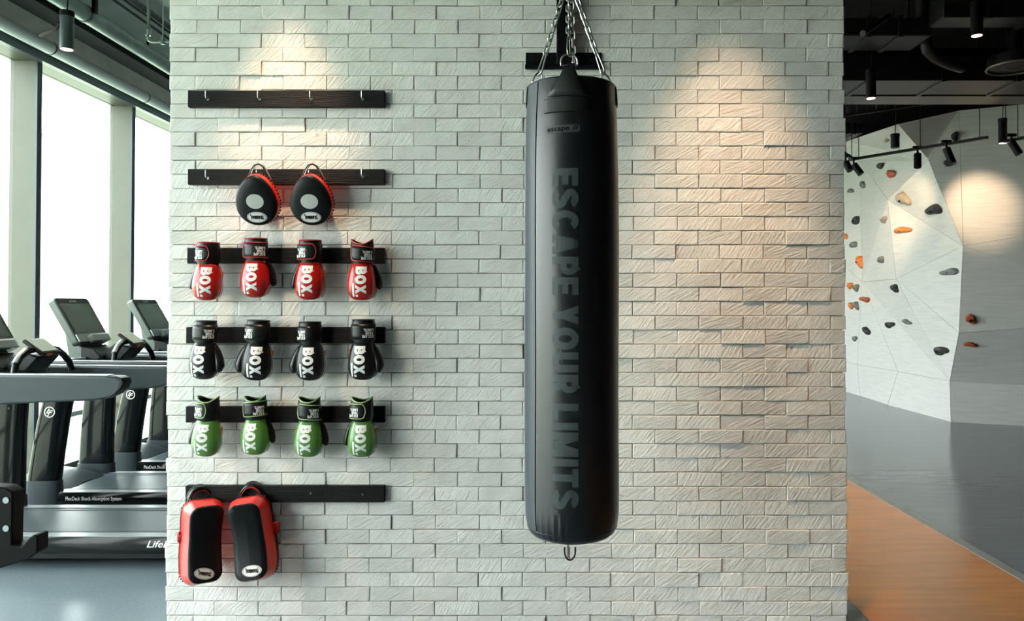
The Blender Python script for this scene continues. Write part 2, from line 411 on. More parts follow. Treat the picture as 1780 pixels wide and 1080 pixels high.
struct(MB().box2((-5.0, 22.8, 0), (9.5, 23, 5)).build('wall_back', M_PALEWALL), 'pale wall at the far end')
struct(MB().box2((-5.0, -9.2, 0), (9.5, -9, 5)).build('wall_front', M_PALEWALL), 'pale wall behind the camera')
struct(MB().box2((-5.0, -9, Z_HEAD + .06), (XI, 23, Z_SLAB)).build('wall_left', M_CONC), 'raw concrete band above the windows')
tr = struct(MB().box2((XI, -9, Z_HEAD - .02), (XI + .075, 23, Z_HEAD + .07)).build('trim_1', M_FRAME_DK, bevel=.01), 'dark metal rail along the window heads')
MB().box2((XG - .03, -9, Z_HEAD), (XI, 23, Z_HEAD + .06)).build('soffit', M_FIN, tr)
struct(MB().box2((-5.0, -9, 0), (XI, 6.96 - 1.6 * 6, Z_HEAD + .06)).build('wall_left', M_CONC), 'solid concrete wall beside the camera')
for k in range(-6, 10):
    y0 = 6.96 + 1.6 * k
    w = struct(MB().box2((XG - .04, y0, 0), (XI - .018, y0 + .06, Z_HEAD)).build('window_%d' % (k + 7), M_FIN, bevel=.003))
    tag(w, 'tall window bay with champagne metal fin')
    MB().box2((XI - .018, y0 - .004, 0), (XI, y0 + .064, Z_HEAD)).build('fin_edge', M_FRAME_DK, w)
    MB().box2((XG - .008, y0 + .06, 0.04), (XG + .008, y0 + 1.6, Z_HEAD)).build('pane', M_GLASS, w, smooth=0)
    MB().box2((XG - .03, y0 + .06, .50), (XG + .03, y0 + 1.6, .55)).build('transom', M_TM_SILVER, w)
    MB().box2((XG - .03, y0 + .06, 0), (XG + .04, y0 + 1.6, .05)).build('sill', M_FIN, w)

# outside: lawn and a far pale block of flats
struct(MB().box2((-420, -250, -0.6), (-5.0, 500, -0.4)).build('ground', M_GRASS), 'lawn outside the windows')
def far_block(label, px0, px1, py_top, Y, cols, rows, win, floor_h):
    a, b = P(px0, py_top, Y), P(px1, py_top, Y)
    t = thing('apartment_building', label, 'building', ((a.x + b.x) / 2, Y, -0.4))
    MB().box2((a.x, Y, -0.4), (b.x, Y + 14, a.z)).build('wall', M_RENDER, t)
    MB().box2((a.x - .4, Y - .4, a.z), (b.x + .4, Y + 14.4, a.z + .8)).build('parapet', M_RENDER, t)
    for x in cols:
        for y in rows:
            c = P(x, y, Y)
            MB().box((c.x, Y - .04, c.z), (win[0], .12, win[1])).build('window', M_FARGLASS, t)
far_block('pale apartment block with small windows beyond the left fin', -60, 17, 215, 110, (-48, -30, -12, 8), (270, 308, 344, 380, 416, 453, 490, 526), (.65, 1.15), 3)
far_block('hazy low building far beyond the middle window', 96, 172, 425, 220, (104, 116, 128, 140, 152, 163), (436, 455, 474, 493), (.8, 1.6), 3)

# ------------------------------------------------------------------ the brick wall
def zrow(y): return P(950, y, D).z
Z1, Z2 = zrow(156.1), zrow(796.7)
RH = (Z1 - Z2) / 26.0
BL_ = (P(1441, 168, D).x - P(1137.5, 168, D).x) / 4.0
XJ = P(1137.5, 168, D).x
WX0, WX1 = -1.878, 1.484
WALL_T = 0.45
wallb = struct(MB().box2((WX0 + .012, D + .012, 0), (WX1 - .012, D + WALL_T, Z_SLAB + .3)).build('wall_center', M_MORTAR, smooth=0), 'freestanding wall of pale whitewashed bricks')
BT = 0.05
def brick_geo(mb_v, mb_f, cx, cz, w, h, rng, dy):
    """one brick: a chipped front outline, a slightly uneven face, sides running into the joint"""
    nx, nz = 3, 3
    base = len(mb_v)
    tilt, tiltz = rng.uniform(-.010, .010), rng.uniform(-.03, .03)
    def jit(a): return rng.uniform(-a, a)
    ex, ez = rng.uniform(.0025, .005), rng.uniform(.0025, .005)
    xs, zs = (-w / 2, -w / 2 + ex, w / 2 - ex, w / 2), (-h / 2, -h / 2 + ez, h / 2 - ez, h / 2)
    for j in range(4):
        for i in range(4):
            edge = i in (0, 3) or j in (0, 3)
            x = xs[i] + (jit(.0012) if edge else jit(.0015)); z = zs[j] + (jit(.0012) if edge else jit(.0012))
            y = dy + x * tilt + z * tiltz + (rng.uniform(.0008, .0026) if edge else jit(.0004))
            mb_v.append((cx + x, D + y, cz + z))
    idx = lambda i, j: base + j * (nx + 1) + i
    fs = [(idx(i, j), idx(i + 1, j), idx(i + 1, j + 1), idx(i, j + 1)) for j in range(nz) for i in range(nx)]
    ring = [idx(i, 0) for i in range(nx)] + [idx(nx, j) for j in range(nz)] + [idx(i, nz) for i in range(nx, 0, -1)] + [idx(0, j) for j in range(nz, 0, -1)]
    b2 = len(mb_v)
    for r in ring:
        p = mb_v[r]; mb_v.append((p[0], D + BT, p[2]))
    m = len(ring)
    sides = [(ring[k], b2 + k, b2 + (k + 1) % m, ring[(k + 1) % m]) for k in range(m)]
    mb_f.extend(fs); mb_f.extend(sides)
    return len(fs), len(sides)
def brick_mesh(name, vs, fs, smooth, rn):
    me = bpy.data.meshes.new(name); me.from_pydata(vs, [], fs)
    me.polygons.foreach_set('use_smooth', smooth)
    a = me.attributes.new('rnd', 'FLOAT', 'FACE'); a.data.foreach_set('value', rn)
    me.materials.append(M_BRICK); return me
rng = random.Random(11)
GAP = 0.0032
VAR = []
for k in range(24):
    vs, fs = [], []
    nf, ns = brick_geo(vs, fs, 0, 0, BL_ - GAP, RH - GAP, rng, 0.0)
    vs = [(x, y - D, z) for x, y, z in vs]
    VAR.append(brick_mesh('brick', vs, fs, [False] * (nf + ns), [rng.random()] * (nf + ns)))
cells = []
n_lo = -int(Z1 / RH) - 2
for r in range(-36, 70):
    zc = Z1 - (r + .5) * RH
    if zc - RH / 2 < -RH or zc > Z_SLAB + .25: continue
    x0 = XJ + (0 if r % 2 == 0 else -BL_ / 2) + rng.uniform(-.004, .004)
    l, rr = WX0 + rng.uniform(-.009, .004), WX1 + rng.uniform(-.004, .009)
    n = math.ceil((l - x0) / BL_)
    cuts = [l]
    x = x0 + n * BL_
    while x < rr - .035:
        if x - cuts[-1] > .035: cuts.append(x)
        x += BL_
    cuts.append(rr)
    for a, b in zip(cuts, cuts[1:]):
        full = abs((b - a) - BL_) < 1e-6
        cells.append(((a + b) / 2, zc, b - a, full))
ctr = P(890, 540, D)
hidden = lambda x, z: False
full = sorted([c for c in cells if c[3]], key=lambda c: ((c[0] - ctr.x) / 1.5) ** 2 + (c[1] - ctr.z) ** 2)
single = set(full[:300])
sv, sf, ss, sr = [], [], [], []
for c in cells:
    dy = rng.choice((0, 0, 0, 0, -.0015, .0015, .003, -.003, -.005)) + rng.uniform(-.001, .001)
    if c in single:
        o = bpy.data.objects.new('brick', rng.choice(VAR)); COL.objects.link(o); o.parent = wallb
        o.location = (c[0], D + dy, c[1])
    else:
        k = rng.random(); nf, ns = brick_geo(sv, sf, c[0], c[1], c[2] - GAP, RH - GAP, rng, dy)
        ss += [False] * (nf + ns); sr += [k] * (nf + ns)
# returns of the wall ends
for sx, xe in ((-1, WX0), (1, WX1)):
    for r in range(-36, 70):
        zc = Z1 - (r + .5) * RH
        if zc - RH / 2 < -RH or zc > Z_SLAB + .25: continue
        y0 = D + BT
        cuts_y = (y0, y0 + .17, D + WALL_T) if r % 2 else (y0, y0 + .28, D + WALL_T)
        for a, b in zip(cuts_y, cuts_y[1:]):
            mb = MB().box2((xe + (0 if sx > 0 else .012) - (.012 if sx > 0 else 0) - (.02 if sx > 0 else 0), a + .003, zc - RH / 2 + .002), (xe + (.0 if sx > 0 else .0) + (.02 if sx < 0 else 0) , b - .003, zc + RH / 2 - .002))
            n = len(sv); sv += [tuple(p) for p in mb.v]; sf += [tuple(i + n for i in f) for f in mb.f]; ss += [False] * 6; sr += [rng.random()] * 6
bo = bpy.data.objects.new('brick_courses', brick_mesh('brick_courses', sv, sf, ss, sr)); COL.objects.link(bo); bo.parent = wallb
tag(bo, 'outer courses of whitewashed bricks', kind='stuff')
# ------------------------------------------------------------------ black rails on the wall
HOOK = MB().tube([(0, .004, 0), (0, -.012, 0), (0, -.026, .001), (0, -.030, .006), (0, -.031, .014), (0, -.031, .034)], .0028, 8).cyl((0, .0, 0), (0, -.003, 0), .006, seg=10).mesh('hook')
HOOK.materials.append(M_CHROME)
RAIL_T = .028
YR = D - RAIL_T - .004
RAILS = []
def rail(x0, x1, y0, y1, label, hooks, holes=()):
    a, b = P(x0, y1, YR), P(x1, y0, YR)
    t = thing('wall_rail', label, 'rail', ((a.x + b.x) / 2, D - .004, a.z), group='black wooden rails on the brick wall')
    MB().box2((a.x, YR, a.z), (b.x, D - .002, b.z)).build('board', M_WOOD, t, bevel=.0025)
    for (hx, hy) in hooks:
        h = P(hx, hy, YR); o = bpy.data.objects.new('hook', HOOK); COL.objects.link(o); o.parent = t
        o.location = Vector((h.x, YR, h.z)) - Vector(t.location); tag(o, 'bright steel screw hook')
    for (hx, hy) in holes:
        h = P(hx, hy, YR)
        MB().cyl((h.x, YR + .004, h.z), (h.x, YR - .0015, h.z), .0036, seg=10).build('screw', M_CHROME, t)
    RAILS.append((a, b)); return t
rail(326, 668, 157, 186, 'topmost black wooden rail with four empty hooks', [(362, 173), (452, 173), (542, 173), (631, 173)])
rail(326, 668, 294, 321, 'black wooden rail that carries the two oval focus mitts', [(362, 310), (450, 310), (540, 310), (631, 308)])
rail(325, 668, 431, 458, 'black wooden rail behind the red boxing gloves', [])
rail(323, 668, 569, 597, 'black wooden rail behind the black boxing gloves', [])
rail(322.5, 668, 707, 735, 'black wooden rail behind the green boxing gloves', [])
rail(322, 668, 845, 874, 'lowest black wooden rail carrying the long kick pads', [], [(540, 858), (630, 860)])

# ------------------------------------------------------------------ boxing gloves
def bvh_of(objs):
    vs, fs = [], []
    dg = bpy.context.evaluated_depsgraph_get()
    for o in objs:
        ev = o.evaluated_get(dg); me = ev.to_mesh(); n = len(vs)
        vs += [v.co.copy() for v in me.vertices]; fs += [tuple(i + n for i in p.vertices) for p in me.polygons]; ev.to_mesh_clear()
    return BVHTree.FromPolygons(vs, fs)
def decal_fn(bvh, ax, ay, org, eps=.0009, direction=Vector((0, 1, 0))):
    """2D (u,v) -> point laid on the surface; ax, ay are the 3D directions of u and v"""
    def fn(p):
        s = org + ax * p.x + ay * p.y
        h, n, i, d = bvh.ray_cast(s - direction * .5, direction)
        if h is None: return None
        if n.dot(direction) > 0: n = -n
        if n.dot(direction) > -.12: return None
        return h + n * eps
    return fn
BOXQ, BOXW = text_quads('BOX', .27, .03)
DOTQ, _ = text_quads('.', .22)
STRAPQ = []
for i, wd in enumerate(('ESCAPE', 'YOUR', 'LIMITS.')):
    q, w_ = text_quads(wd, .23, .06)
    STRAPQ += [tuple(Vector((p.x, p.y - i * 1.12)) for p in f) for f in q]
STRAPW = 4.4

def glove(cx_px, top_px, bot_px, scheme, thumb, label, group, roll=0.0, text_dx=0.0, strap_end=.35, flaps=0.0, yaw=0.0, strap_tilt=0.0, fat_thumb=False):
    """thumb = -1 left, +1 right as seen from the front; fingers hang down"""
    shell, palm, pipe = {'red': (M_RED, M_BLACKLEATHER, M_REDPIPE), 'green': (M_GREEN, M_BLACKLEATHER, M_GREENPIPE), 'black': (M_BLACKLEATHER, M_BLACKLEATHER, M_BLACKPIPE)}[scheme]
    yc = D - RAIL_T - .065
    top, bot = P(cx_px, top_px, yc - .03), P(cx_px, bot_px, yc - .03)
    H = top.z - bot.z; k = H / .292
    t = thing('boxing_glove', label, 'boxing glove', (top.x, yc, bot.z + .183 * k), (0, roll, yaw), group)
    t.scale = (k, k, k)
    L = dict(local=True)
    prof = [(.004, .046, .038, .004), (-.008, .053, .044, .002), (-.03, .060, .049, 0), (-.065, .067, .053, -.003), (-.10, .0715, .055, -.005), (-.13, .071, .053, -.006), (-.152, .065, .047, -.005), (-.168, .054, .038, -.003), (-.178, .038, .026, -.001), (-.183, .018, .012, 0)]
    rings = [superring(a, b, 0, y, z, 24, 2.35) for z, a, b, y in prof]
    n = 24
    vs = [p for r in rings for p in r]; front, back = [], []
    for i in range(len(rings) - 1):
        for j in range(n):
            q = (i * n + j, i * n + (j + 1) % n, (i + 1) * n + (j + 1) % n, (i + 1) * n + j)
            yy = sum(vs[a].y for a in q) / 4
            (front if yy < .020 else back).append(q)
    cap = tuple((len(rings) - 1) * n + j for j in range(n))
    sh = MB().add(vs, front + [cap]).build('shell', shell, t, smooth=80, subsurf=1, **L)
    MB().add(vs, back + [tuple(range(n))]).build('palm', palm, t, smooth=80, subsurf=1, **L)
    # seam piping between shell and palm
    for sx in (-1, 1):
        path = [(sx * a * .985, y + .021, z) for z, a, b, y in prof[1:-2]]
        MB().tube(path, .0016, 6).build('seam', pipe if scheme == 'black' else shell, t, **L)
    # thumb
    s = thumb
    if fat_thumb:
        pth = [(s * .040, .002, -.012), (s * .058, .000, -.045), (s * .072, -.004, -.085), (s * .078, -.008, -.112), (s * .074, -.012, -.132), (s * .068, -.014, -.142)]
        rad = [.017, .022, .026, .026, .020, .010]
    else:
        pth = [(s * .050, .014, -.006), (s * .064, .018, -.035), (s * .075, .018, -.07), (s * .081, .015, -.10), (s * .083, .012, -.118), (s * .082, .010, -.127)]
        rad = [.010, .015, .0175, .0175, .0135, .006]
    pth2, rad2 = [], []
    for i in range(len(pth) - 1):
        for q in range(3):
            f = q / 3; pth2.append(Vector(pth[i]).lerp(Vector(pth[i + 1]), f)); rad2.append(rad[i] + (rad[i + 1] - rad[i]) * f)
    pth2.append(Vector(pth[-1])); rad2.append(rad[-1])
    MB().tube(pth2, rad2, 14).build('thumb', palm, t, smooth=80, subsurf=1, **L)
    # cuff: hollow tube with a lip
    A, B = .0575, .044
    def rim(phi): return flaps * (math.cos(2 * phi) * .7 + .3 * math.sin(phi))
    def cring(a, b, z, wav=0.0, m=28):
        return [Vector((a * math.cos(f), b * math.sin(f) + .002, z + wav * rim(f))) for f in (2 * math.pi * i / m for i in range(m))]
    MB().loft([cring(.048, .040, -.004), cring(.053, .042, .006), cring(A, B, .018), cring(A, B, .05), cring(A * .985, B, .088), cring(A * .93, B * .95, .103, 1), cring(A * .90, B * .92, .106, 1), cring(A * .84, B * .86, .103, 1), cring(A * .80, B * .8, .06)], True, True).build('cuff', M_CUFF, t, smooth=50, **L)
    MB().tube(cring(A * .905, B * .925, .107, 1), .0036, 8, True).build('rim_piping', pipe, t, **L)
    # strap: band from behind, round the thumb side, ending rounded on the front
    a2, b2 = A + .0035, B + .0035
    def surf(phi, z): return Vector((a2 * math.cos(phi), b2 * math.sin(phi) + .002, z))
    # x = a2*cos(phi); front is phi = -90 deg
    xe = strap_end if s < 0 else -strap_end
    phi_e = -math.acos(max(-.98, min(.98, xe)))
    zc, hh, rr_ = .051, .036, .30
    m = 22; top_e, bot_e, rows = [], [], []
    total = 2.6
    for i in range(m + 1):
        u = i / m * total
        phi = phi_e - u if s < 0 else phi_e + u
        half = hh if u > rr_ else hh * math.sqrt(max(0.0, 1 - ((rr_ - u) / rr_) ** 2) * .9 + .1 * (u / rr_))
        if u == 0: half = hh * .25
        zz = zc + strap_tilt * u
        rows.append([surf(phi, zz - half + 2 * half * j / 4) for j in range(5)])
    mb = MB(); vv = [p for r in rows for p in r]
    mb.add(vv, [(i * 5 + j, i * 5 + j + 1, (i + 1) * 5 + j + 1, (i + 1) * 5 + j) for i in range(m) for j in range(4)])
    st = mb.build('strap', M_CUFF, t, smooth=60, **L)
    sd = st.modifiers.new('thick', 'SOLIDIFY'); sd.thickness = .003; sd.offset = 0
    edge = [r[4] for r in reversed(rows)] + [rows[0][2]] + [r[0] for r in rows]
    MB().tube(edge,   .0030 if scheme != 'black' else .0014, 6).build('strap_piping', pipe, st, **L)
    bpy.context.view_layer.update()
    bv = bvh_of([st]); sc_ = .0135
    # strap lettering is upside down when the glove hangs
    tx = (.030 if s > 0 else -.033) + (.0 if strap_end < .6 else 0)
    org = Vector((tx + STRAPW / 2 * sc_ * .78, 0, zc + strap_tilt * 1.0 - 1.1 * sc_))
    if s < 0: org.x = min(org.x, xe * a2 - .014)
    quads_build(STRAPQ, decal_fn(bv, Vector((-sc_ * .8, 0, 0)), Vector((0, 0, -sc_)), org, .0022), 'strap_lettering', M_WHITEPRINT, st, True)
    # BOX. reads downwards
    bv = bvh_of([sh]); sc_ = .052; ls = .134 / (BOXW * sc_)
    org = Vector((-sc_ / 2 + text_dx, 0, -.017))
    q2 = [tuple(Vector((p.x * ls, p.y)) for p in f) for f in BOXQ]
    q2 += [tuple(Vector((p.x + BOXW * ls + .03, p.y)) for p in f) for f in DOTQ]
    q2 += s_poly([(BOXW * ls * .60, -.20), (BOXW * ls + .22, -.20)], .17)
    quads_build(q2, decal_fn(bv, Vector((0, 0, -sc_)), Vector((sc_, 0, 0)), org), 'lettering', M_WHITEPRINT, sh, True)
    # side tag
    MB().box((-s * .0685, .012, -.05), (.005, .016, .03)).build('side_tag', M_ORANGETAG, t, bevel=.001, **L)
    return t
G = 'boxing gloves hanging on the rails'
glove(357, 421, 523, 'red', -1, 'red glove hanging leftmost in the red row, thumb on its left', G, .02, .012, .35)
glove(441, 414, 518, 'red', 1, 'red glove hanging second from left in the red row, strap logo in full', G, .0, -.002, .93)
glove(536, 417, 522, 'red', -1, 'red glove hanging third from left in the red row, thumb on its left', G, .0, .0, .62)
glove(627, 419, 523, 'red', 1, 'red glove hanging rightmost in the red row, tilted strap and open cuff', G, .0, .006, .78, .016, 0, -.006)
glove(352, 558, 661, 'black', 1, 'all black glove hanging leftmost in the black row, fat thumb on its right', G, .02, -.006, .93, fat_thumb=True)
glove(444, 557, 663, 'black', -1, 'all black glove hanging second from left in the black row, lettering tilted', G, .03, .012, .80, fat_thumb=True)
glove(536, 560, 663, 'black', -1, 'all black glove hanging third from left in the black row', G, -.01, .004, .45, fat_thumb=True)
glove(629, 556, 662, 'black', 1, 'all black glove hanging rightmost in the black row, fat thumb on its right', G, .0, -.006, .93, fat_thumb=True)
glove(356, 694, 796, 'green', -1, 'green glove hanging leftmost in the green row, open cuff', G, .03, .0, .15, .016)
glove(440, 693, 793, 'green', 1, 'green glove hanging second from left in the green row, strap logo in full', G, -.02, -.006, .88, .014, 0, .004)
glove(534, 695, 797, 'green', 1, 'green glove hanging third from left in the green row', G, .01, -.002, .80, .014, 0, -.004)
glove(627, 695, 797, 'green', -1, 'green glove hanging rightmost in the green row, black thumb on its left', G, -.01, .004, .42, .014)

# ------------------------------------------------------------------ oval badge shared by mitts and pads
TQ, TW = text_quads('TRAINIMAL', .24, .05)
def badge(parent, bv, c, rx, rz, ang, direction=Vector((0, 1, 0))):
    """white oval with an upside-down word"""
    ca, sa = math.cos(ang), math.sin(ang)
    ax, ay = Vector((ca, 0, sa)), Vector((-sa, 0, ca))
    fn = decal_fn(bv, ax, ay, c, .0010, direction)
    n = 28
    def ell(k, m=n): return [Vector((rx * k * math.cos(2 * math.pi * i / m), rz * k * math.sin(2 * math.pi * i / m))) for i in range(m)]
    q = []
    for k0, k1 in ((0.02, .35), (.35, .7), (.7, 1)):
        a, b = ell(k0), ell(k1)
        q += [(a[i], a[(i + 1) % n], b[(i + 1) % n], b[i]) for i in range(n)]
    bo_ = quads_build(q, fn, 'badge', M_WHITEPRINT, parent, True)
    fn2 = decal_fn(bv, ax, ay, c, .0020, direction)
    a, b = ell(.90), ell(.94)
    ring = [(a[i], a[(i + 1) % n], b[(i + 1) % n], b[i]) for i in range(n)]
    s = rx * 1.34 / TW; hgt = rz * .62
    big = []
    for f in TQ:
        mx = sum(p.x for p in f) / len(f); grow = 1.0 + (.45 if (mx < .62 or mx > TW - .6) else 0)
        big.append(tuple(Vector((-(p.x - TW / 2) * s, -((p.y - .5) * (grow) - (.0 if grow == 1 else .12)) * hgt)) for p in f))
    quads_build(ring + big, fn2, 'badge_lettering', M_BLACKPRINT, bo_, True)

def egg(k, y, n=32, w=.099, h=.124):
    out = []
    for i in range(n):
        t = 2 * math.pi * i / n; c, s_ = math.cos(t), math.sin(t)
        wx = w * (1 - .17 * c - .035 * c * c)
        out.append(Vector((wx * k * s_, y, h * k * c - (1 - k) * .0)))
    return out
def focus_mitt(cx, cy, label):
    c = P(cx, cy, D - .11)
    t = thing('focus_mitt', label, 'focus mitt', (c.x, D - .092, c.z), (math.radians(20), 0, math.radians(2)), 'focus mitts on the second rail')
    L = dict(local=True)
    MB().loft([egg(.86, .052), egg(.96, .045), egg(1.0, .020), egg(1.01, -.006), egg(.985, -.018)]).build('rim', M_PADRED, t, smooth=50, **L)
    fc = MB().loft([egg(.985, -.016), egg(.995, -.024), egg(.97, -.033), egg(.88, -.040), egg(.6, -.045), egg(.25, -.047)], False, True).build('face', M_PADFACE, t, smooth=70, **L)
    # stitching studs round the rim
    mb = MB()
    for p in egg(1.012, .018, 46): mb.box(p, (.007, .004, .007), (0, 0, 0))
    tag(mb.build('stitching', M_BLACKPIPE, t, **L), kind='stuff')
    # hand cover behind and the hanging loop
    MB().loft([egg(.80, .050), egg(.74, .066), egg(.60, .074)]).build('hand_cover', M_PADRED, t, smooth=60, **L)
    for dx, rr_, m_ in ((0, .0042, M_BLACKPIPE), (.007, .003, M_TM_SILVER)):
        path = [(-.050 + dx, .045, .095), (-.034 + dx, .050, .135), (-.016 + dx, .054, .158), (.004 + dx, .055, .163), (.022 + dx, .054, .152), (.036 + dx, .050, .125), (.052 + dx, .045, .088)]
        MB().tube(path, rr_, 8).build('loop', m_, t, **L)
    bpy.context.view_layer.update(); bv = bvh_of([fc])
    fn = decal_fn(bv, Vector((1, 0, 0)), Vector((0, 0, 1)), Vector((0, 0, .0)), .0010)
    n = 28; q = []
    for k0, k1 in ((.02, .5), (.5, 1)):
        a = [Vector((.0415 * k0 * math.cos(2 * math.pi * i / n), .036 * k0 * math.sin(2 * math.pi * i / n))) for i in range(n)]
        b = [Vector((.0415 * k1 * math.cos(2 * math.pi * i / n), .036 * k1 * math.sin(2 * math.pi * i / n))) for i in range(n)]
        q += [(a[i], a[(i + 1) % n], b[(i + 1) % n], b[i]) for i in range(n)]
    quads_build(q, fn, 'target_spot', mat('grey_white_spot', (.52, .53, .50), .6), fc, True)
    badge(fc, bv, Vector((.001, 0, -.078)), .048, .0275, 0.0)
    return t
focus_mitt(446, 346, 'black oval focus mitt with red rim, the left one on its rail')
focus_mitt(540, 346, 'black oval focus mitt with red rim, the right one on its rail')

# ------------------------------------------------------------------ curved kick pads
def kick_pad(cx, cy, side, roll, yaw, label, W=.088, H=.196):
    """side = which flank shows its strap; a bent pad lofted along its length"""
    c = P(cx, cy, D - .12)
    t = thing('kick_pad', label, 'kick pad', (c.x, D - .112, c.z), (math.radians(-3), math.radians(roll), math.radians(yaw)), 'long kick pads on the lowest rail')
    L = dict(local=True)
    def rrect(w, h, r, y, n=6):
        pts = []
        for (sx, sz, a0) in ((1, 1, 0), (-1, 1, 90), (-1, -1, 180), (1, -1, 270)):
            for i in range(n + 1):
                a = math.radians(a0 + 90 * i / n); pts.append((sx * (w - r) + r * math.cos(a), sz * (h - r) + r * math.sin(a)))
        # extra points on the long sides so that the pad can bend
        out = []
        for i, p in enumerate(pts):
            q = pts[(i + 1) % len(pts)]; out.append(p)
            if (i + 1) % (n + 1) == 0:
                for k in range(1, 8): out.append((p[0] + (q[0] - p[0]) * k / 8, p[1] + (q[1] - p[1]) * k / 8))
        def bend(z): return -.045 * (z / .2) ** 2 + .012
        def waist(z): return 1 - .05 * math.exp(-((z - .03) / .07) ** 2)
        return [Vector((x * waist(z), y + bend(z), z)) for x, z in out]
    body = MB().loft([rrect(W * .93, H * .965, .05, .075), rrect(W, H, .05, .065), rrect(W * 1.01, H * 1.0, .05, .01), rrect(W * .86, H * .90, .045, -.052)], True, False).build('body', M_PADRED, t, smooth=50, **L)
    rings = [rrect(W * .87, H * .905, .045, -.050), rrect(W * .87, H * .905, .045, -.056), rrect(W * .82, H * .88, .042, -.064), rrect(W * .55, H * .76, .03, -.067), rrect(-0.0006, H * .6, .0001, -.069)]
    for r in (): pass
    fc = MB().loft(rings, False, False).build('face', M_PADFACE, t, smooth=60, **L)
    # laced edge along the back
    mb = MB(); edge = rrect(W * 1.0, H * 1.0, .05, .067)
    dense = []
    for i in range(len(edge)):
        a, b = edge[i], edge[(i + 1) % len(edge)]; n = max(1, int((b - a).length / .008))
        dense += [a.lerp(b, k / n) for k in range(n)]
    for p in dense: mb.box(p, (.006, .011, .006), (.4, .5, 0))
    tag(mb.build('lacing', M_BLACKPIPE, t, **L), kind='stuff')
    MB().loft([rrect(W * .95, H * .975, .05, .074), rrect(W * .90, H * .95, .05, .082)]).build('back_panel', M_BLACKLEATHER, t, **L)
    # hanging strap loop: a wide leather band, red inside
    for dy, m_, r_ in ((.0, M_BLACKLEATHER, .05), (.002, M_PADRED, .0465)):
        path = arc(.0, H - .006, r_ * 1.15, r_ * 1.35, 5, 175, 12)
        a = [Vector((x, .050 + dy, z - .02)) for x, z in path]; b = [Vector((x, .088 + dy, z)) for x, z in path]
        mb = MB(); n = len(a); mb.add(a + b, [(i, i + 1, n + i + 1, n + i) for i in range(n - 1)])
        o = mb.build('hanging_strap', m_, t, smooth=60, **L)
        sd = o.modifiers.new('thick', 'SOLIDIFY'); sd.thickness = .003; sd.offset = 1 if dy == 0 else -1
    # buckle strap at the side
    MB().box((side * (W + (.010 if side > 0 else -.006)), .070, .02), (.030, .025, .052)).box((side * (W + (.018 if side > 0 else -.004)), .066, .02), (.014, .028, .03)).build('buckle_strap', M_REDPIPE, t, bevel=.005, **L)
    bpy.context.view_layer.update(); bv = bvh_of([fc])
    badge(fc, bv, Vector((side * .008, 0, -.135)), .046, .0255, -side * math.radians(-14 if side < 0 else 4))
    return t
kick_pad(351, 942, -1, 2, 38, 'long black kick pad with red edge, the left one on the lowest rail')
kick_pad(437, 937, 1, -9, 2, 'long black kick pad with red edge, the right leaning one on the lowest rail')
# ------------------------------------------------------------------ wall bracket
bx, by = P(994, 540, 3.06).x, 3.06
pa, pb = P(914, 123, D), P(1045, 93, D)
br = thing('bag_bracket', 'black steel T-shaped wall bracket above the punching bag', 'bracket', ((pa.x + pb.x) / 2, D, pa.z))
MB().box2((pa.x, D - .016, pa.z + .004), (pb.x, D + .004, pb.z)).build('wall_plate', M_BLACKMETAL, br, bevel=.002)
MB().cyl((pa.x - .003, D - .026, pa.z + .012), (pb.x + .003, D - .026, pa.z + .012), .012, seg=14).build('cross_tube', M_BLACKMETAL, br)
q0, q1 = P(967.5, 110, D - .05).x, P(996, 110, D - .05).x
MB().box2((q0, D - .075, pa.z + .012), (q1, D - .014, 3.42)).build('post', M_BLACKMETAL, br, bevel=.003)
xa = (q0 + q1) / 2
MB().box2((xa - .03, by - .09, 3.16), (xa + .03, D - .07, 3.24)).build('arm', M_BLACKMETAL, br, bevel=.003)
MB().tube([(xa, by + .12, 3.24), (xa, D - .05, 3.40)], .018, 10).build('brace', M_BLACKMETAL, br)
for sx in (-.13, .13):
    MB().cyl((xa + sx, D - .012, (pa.z + pb.z) / 2 + .01), (xa + sx, D - .026, (pa.z + pb.z) / 2 + .01), .011, seg=6).build('bolt', M_BLACKMETAL, br)
APEX = P(990, -14, by)
MB().tube([(xa, by, 3.16), (xa, by, 3.08), (APEX.x, APEX.y, APEX.z + .035)], .012, 10).build('swivel', M_CHROME, br)
ring = [Vector((APEX.x + .024 * math.cos(a), by + .004 * math.sin(2 * a), APEX.z + .012 + .024 * math.sin(a))) for a in (2 * math.pi * i / 18 for i in range(18))]
MB().tube(ring, .005, 8, True).build('swivel_ring', M_CHROME, br)

# ------------------------------------------------------------------ punching bag
ZT, ZB = P(994, 154, by).z, P(994, 921, by).z
R = .1837
bag = thing('punching_bag', 'tall black vinyl punching bag hanging in front of the bricks', 'punching bag', (bx, by, ZB - .02))
def bag_r(t):
    pts = [(0, .935), (.02, .945), (.04, .955), (.08, .972), (.16, .988), (.3, 1.0), (.5, 1.004), (.7, 1.0), (.9, .998), (.955, .992), (.975, .975), (.99, .945), (1, .90)]
    for (a, ra), (b, rb) in zip(pts, pts[1:]):
        if t <= b: return R * (ra + (rb - ra) * (t - a) / (b - a))
    return R * .90
def bag_pt(ang, z, off=0.0):
    """ang = 0 faces the camera, positive to the right"""
    t = (ZT - z) / (ZT - ZB); r = bag_r(min(max(t, 0), 1))
    g = math.exp(-((z - (ZB + .05)) / .045) ** 2)
    if -.85 < ang < -.1: r += .0035 * g * math.sin(ang * 42)
    top = math.exp(-((z - ZT + .05) / .05) ** 2)
    r += .0018 * top * math.sin(ang * 9 + 1.0) + .0012 * math.sin(ang * 3 + z * 5)
    r += off
    return Vector((bx + r * math.sin(ang), by - r * math.cos(ang), z))
NA, NZ = 128, 90
rings = []
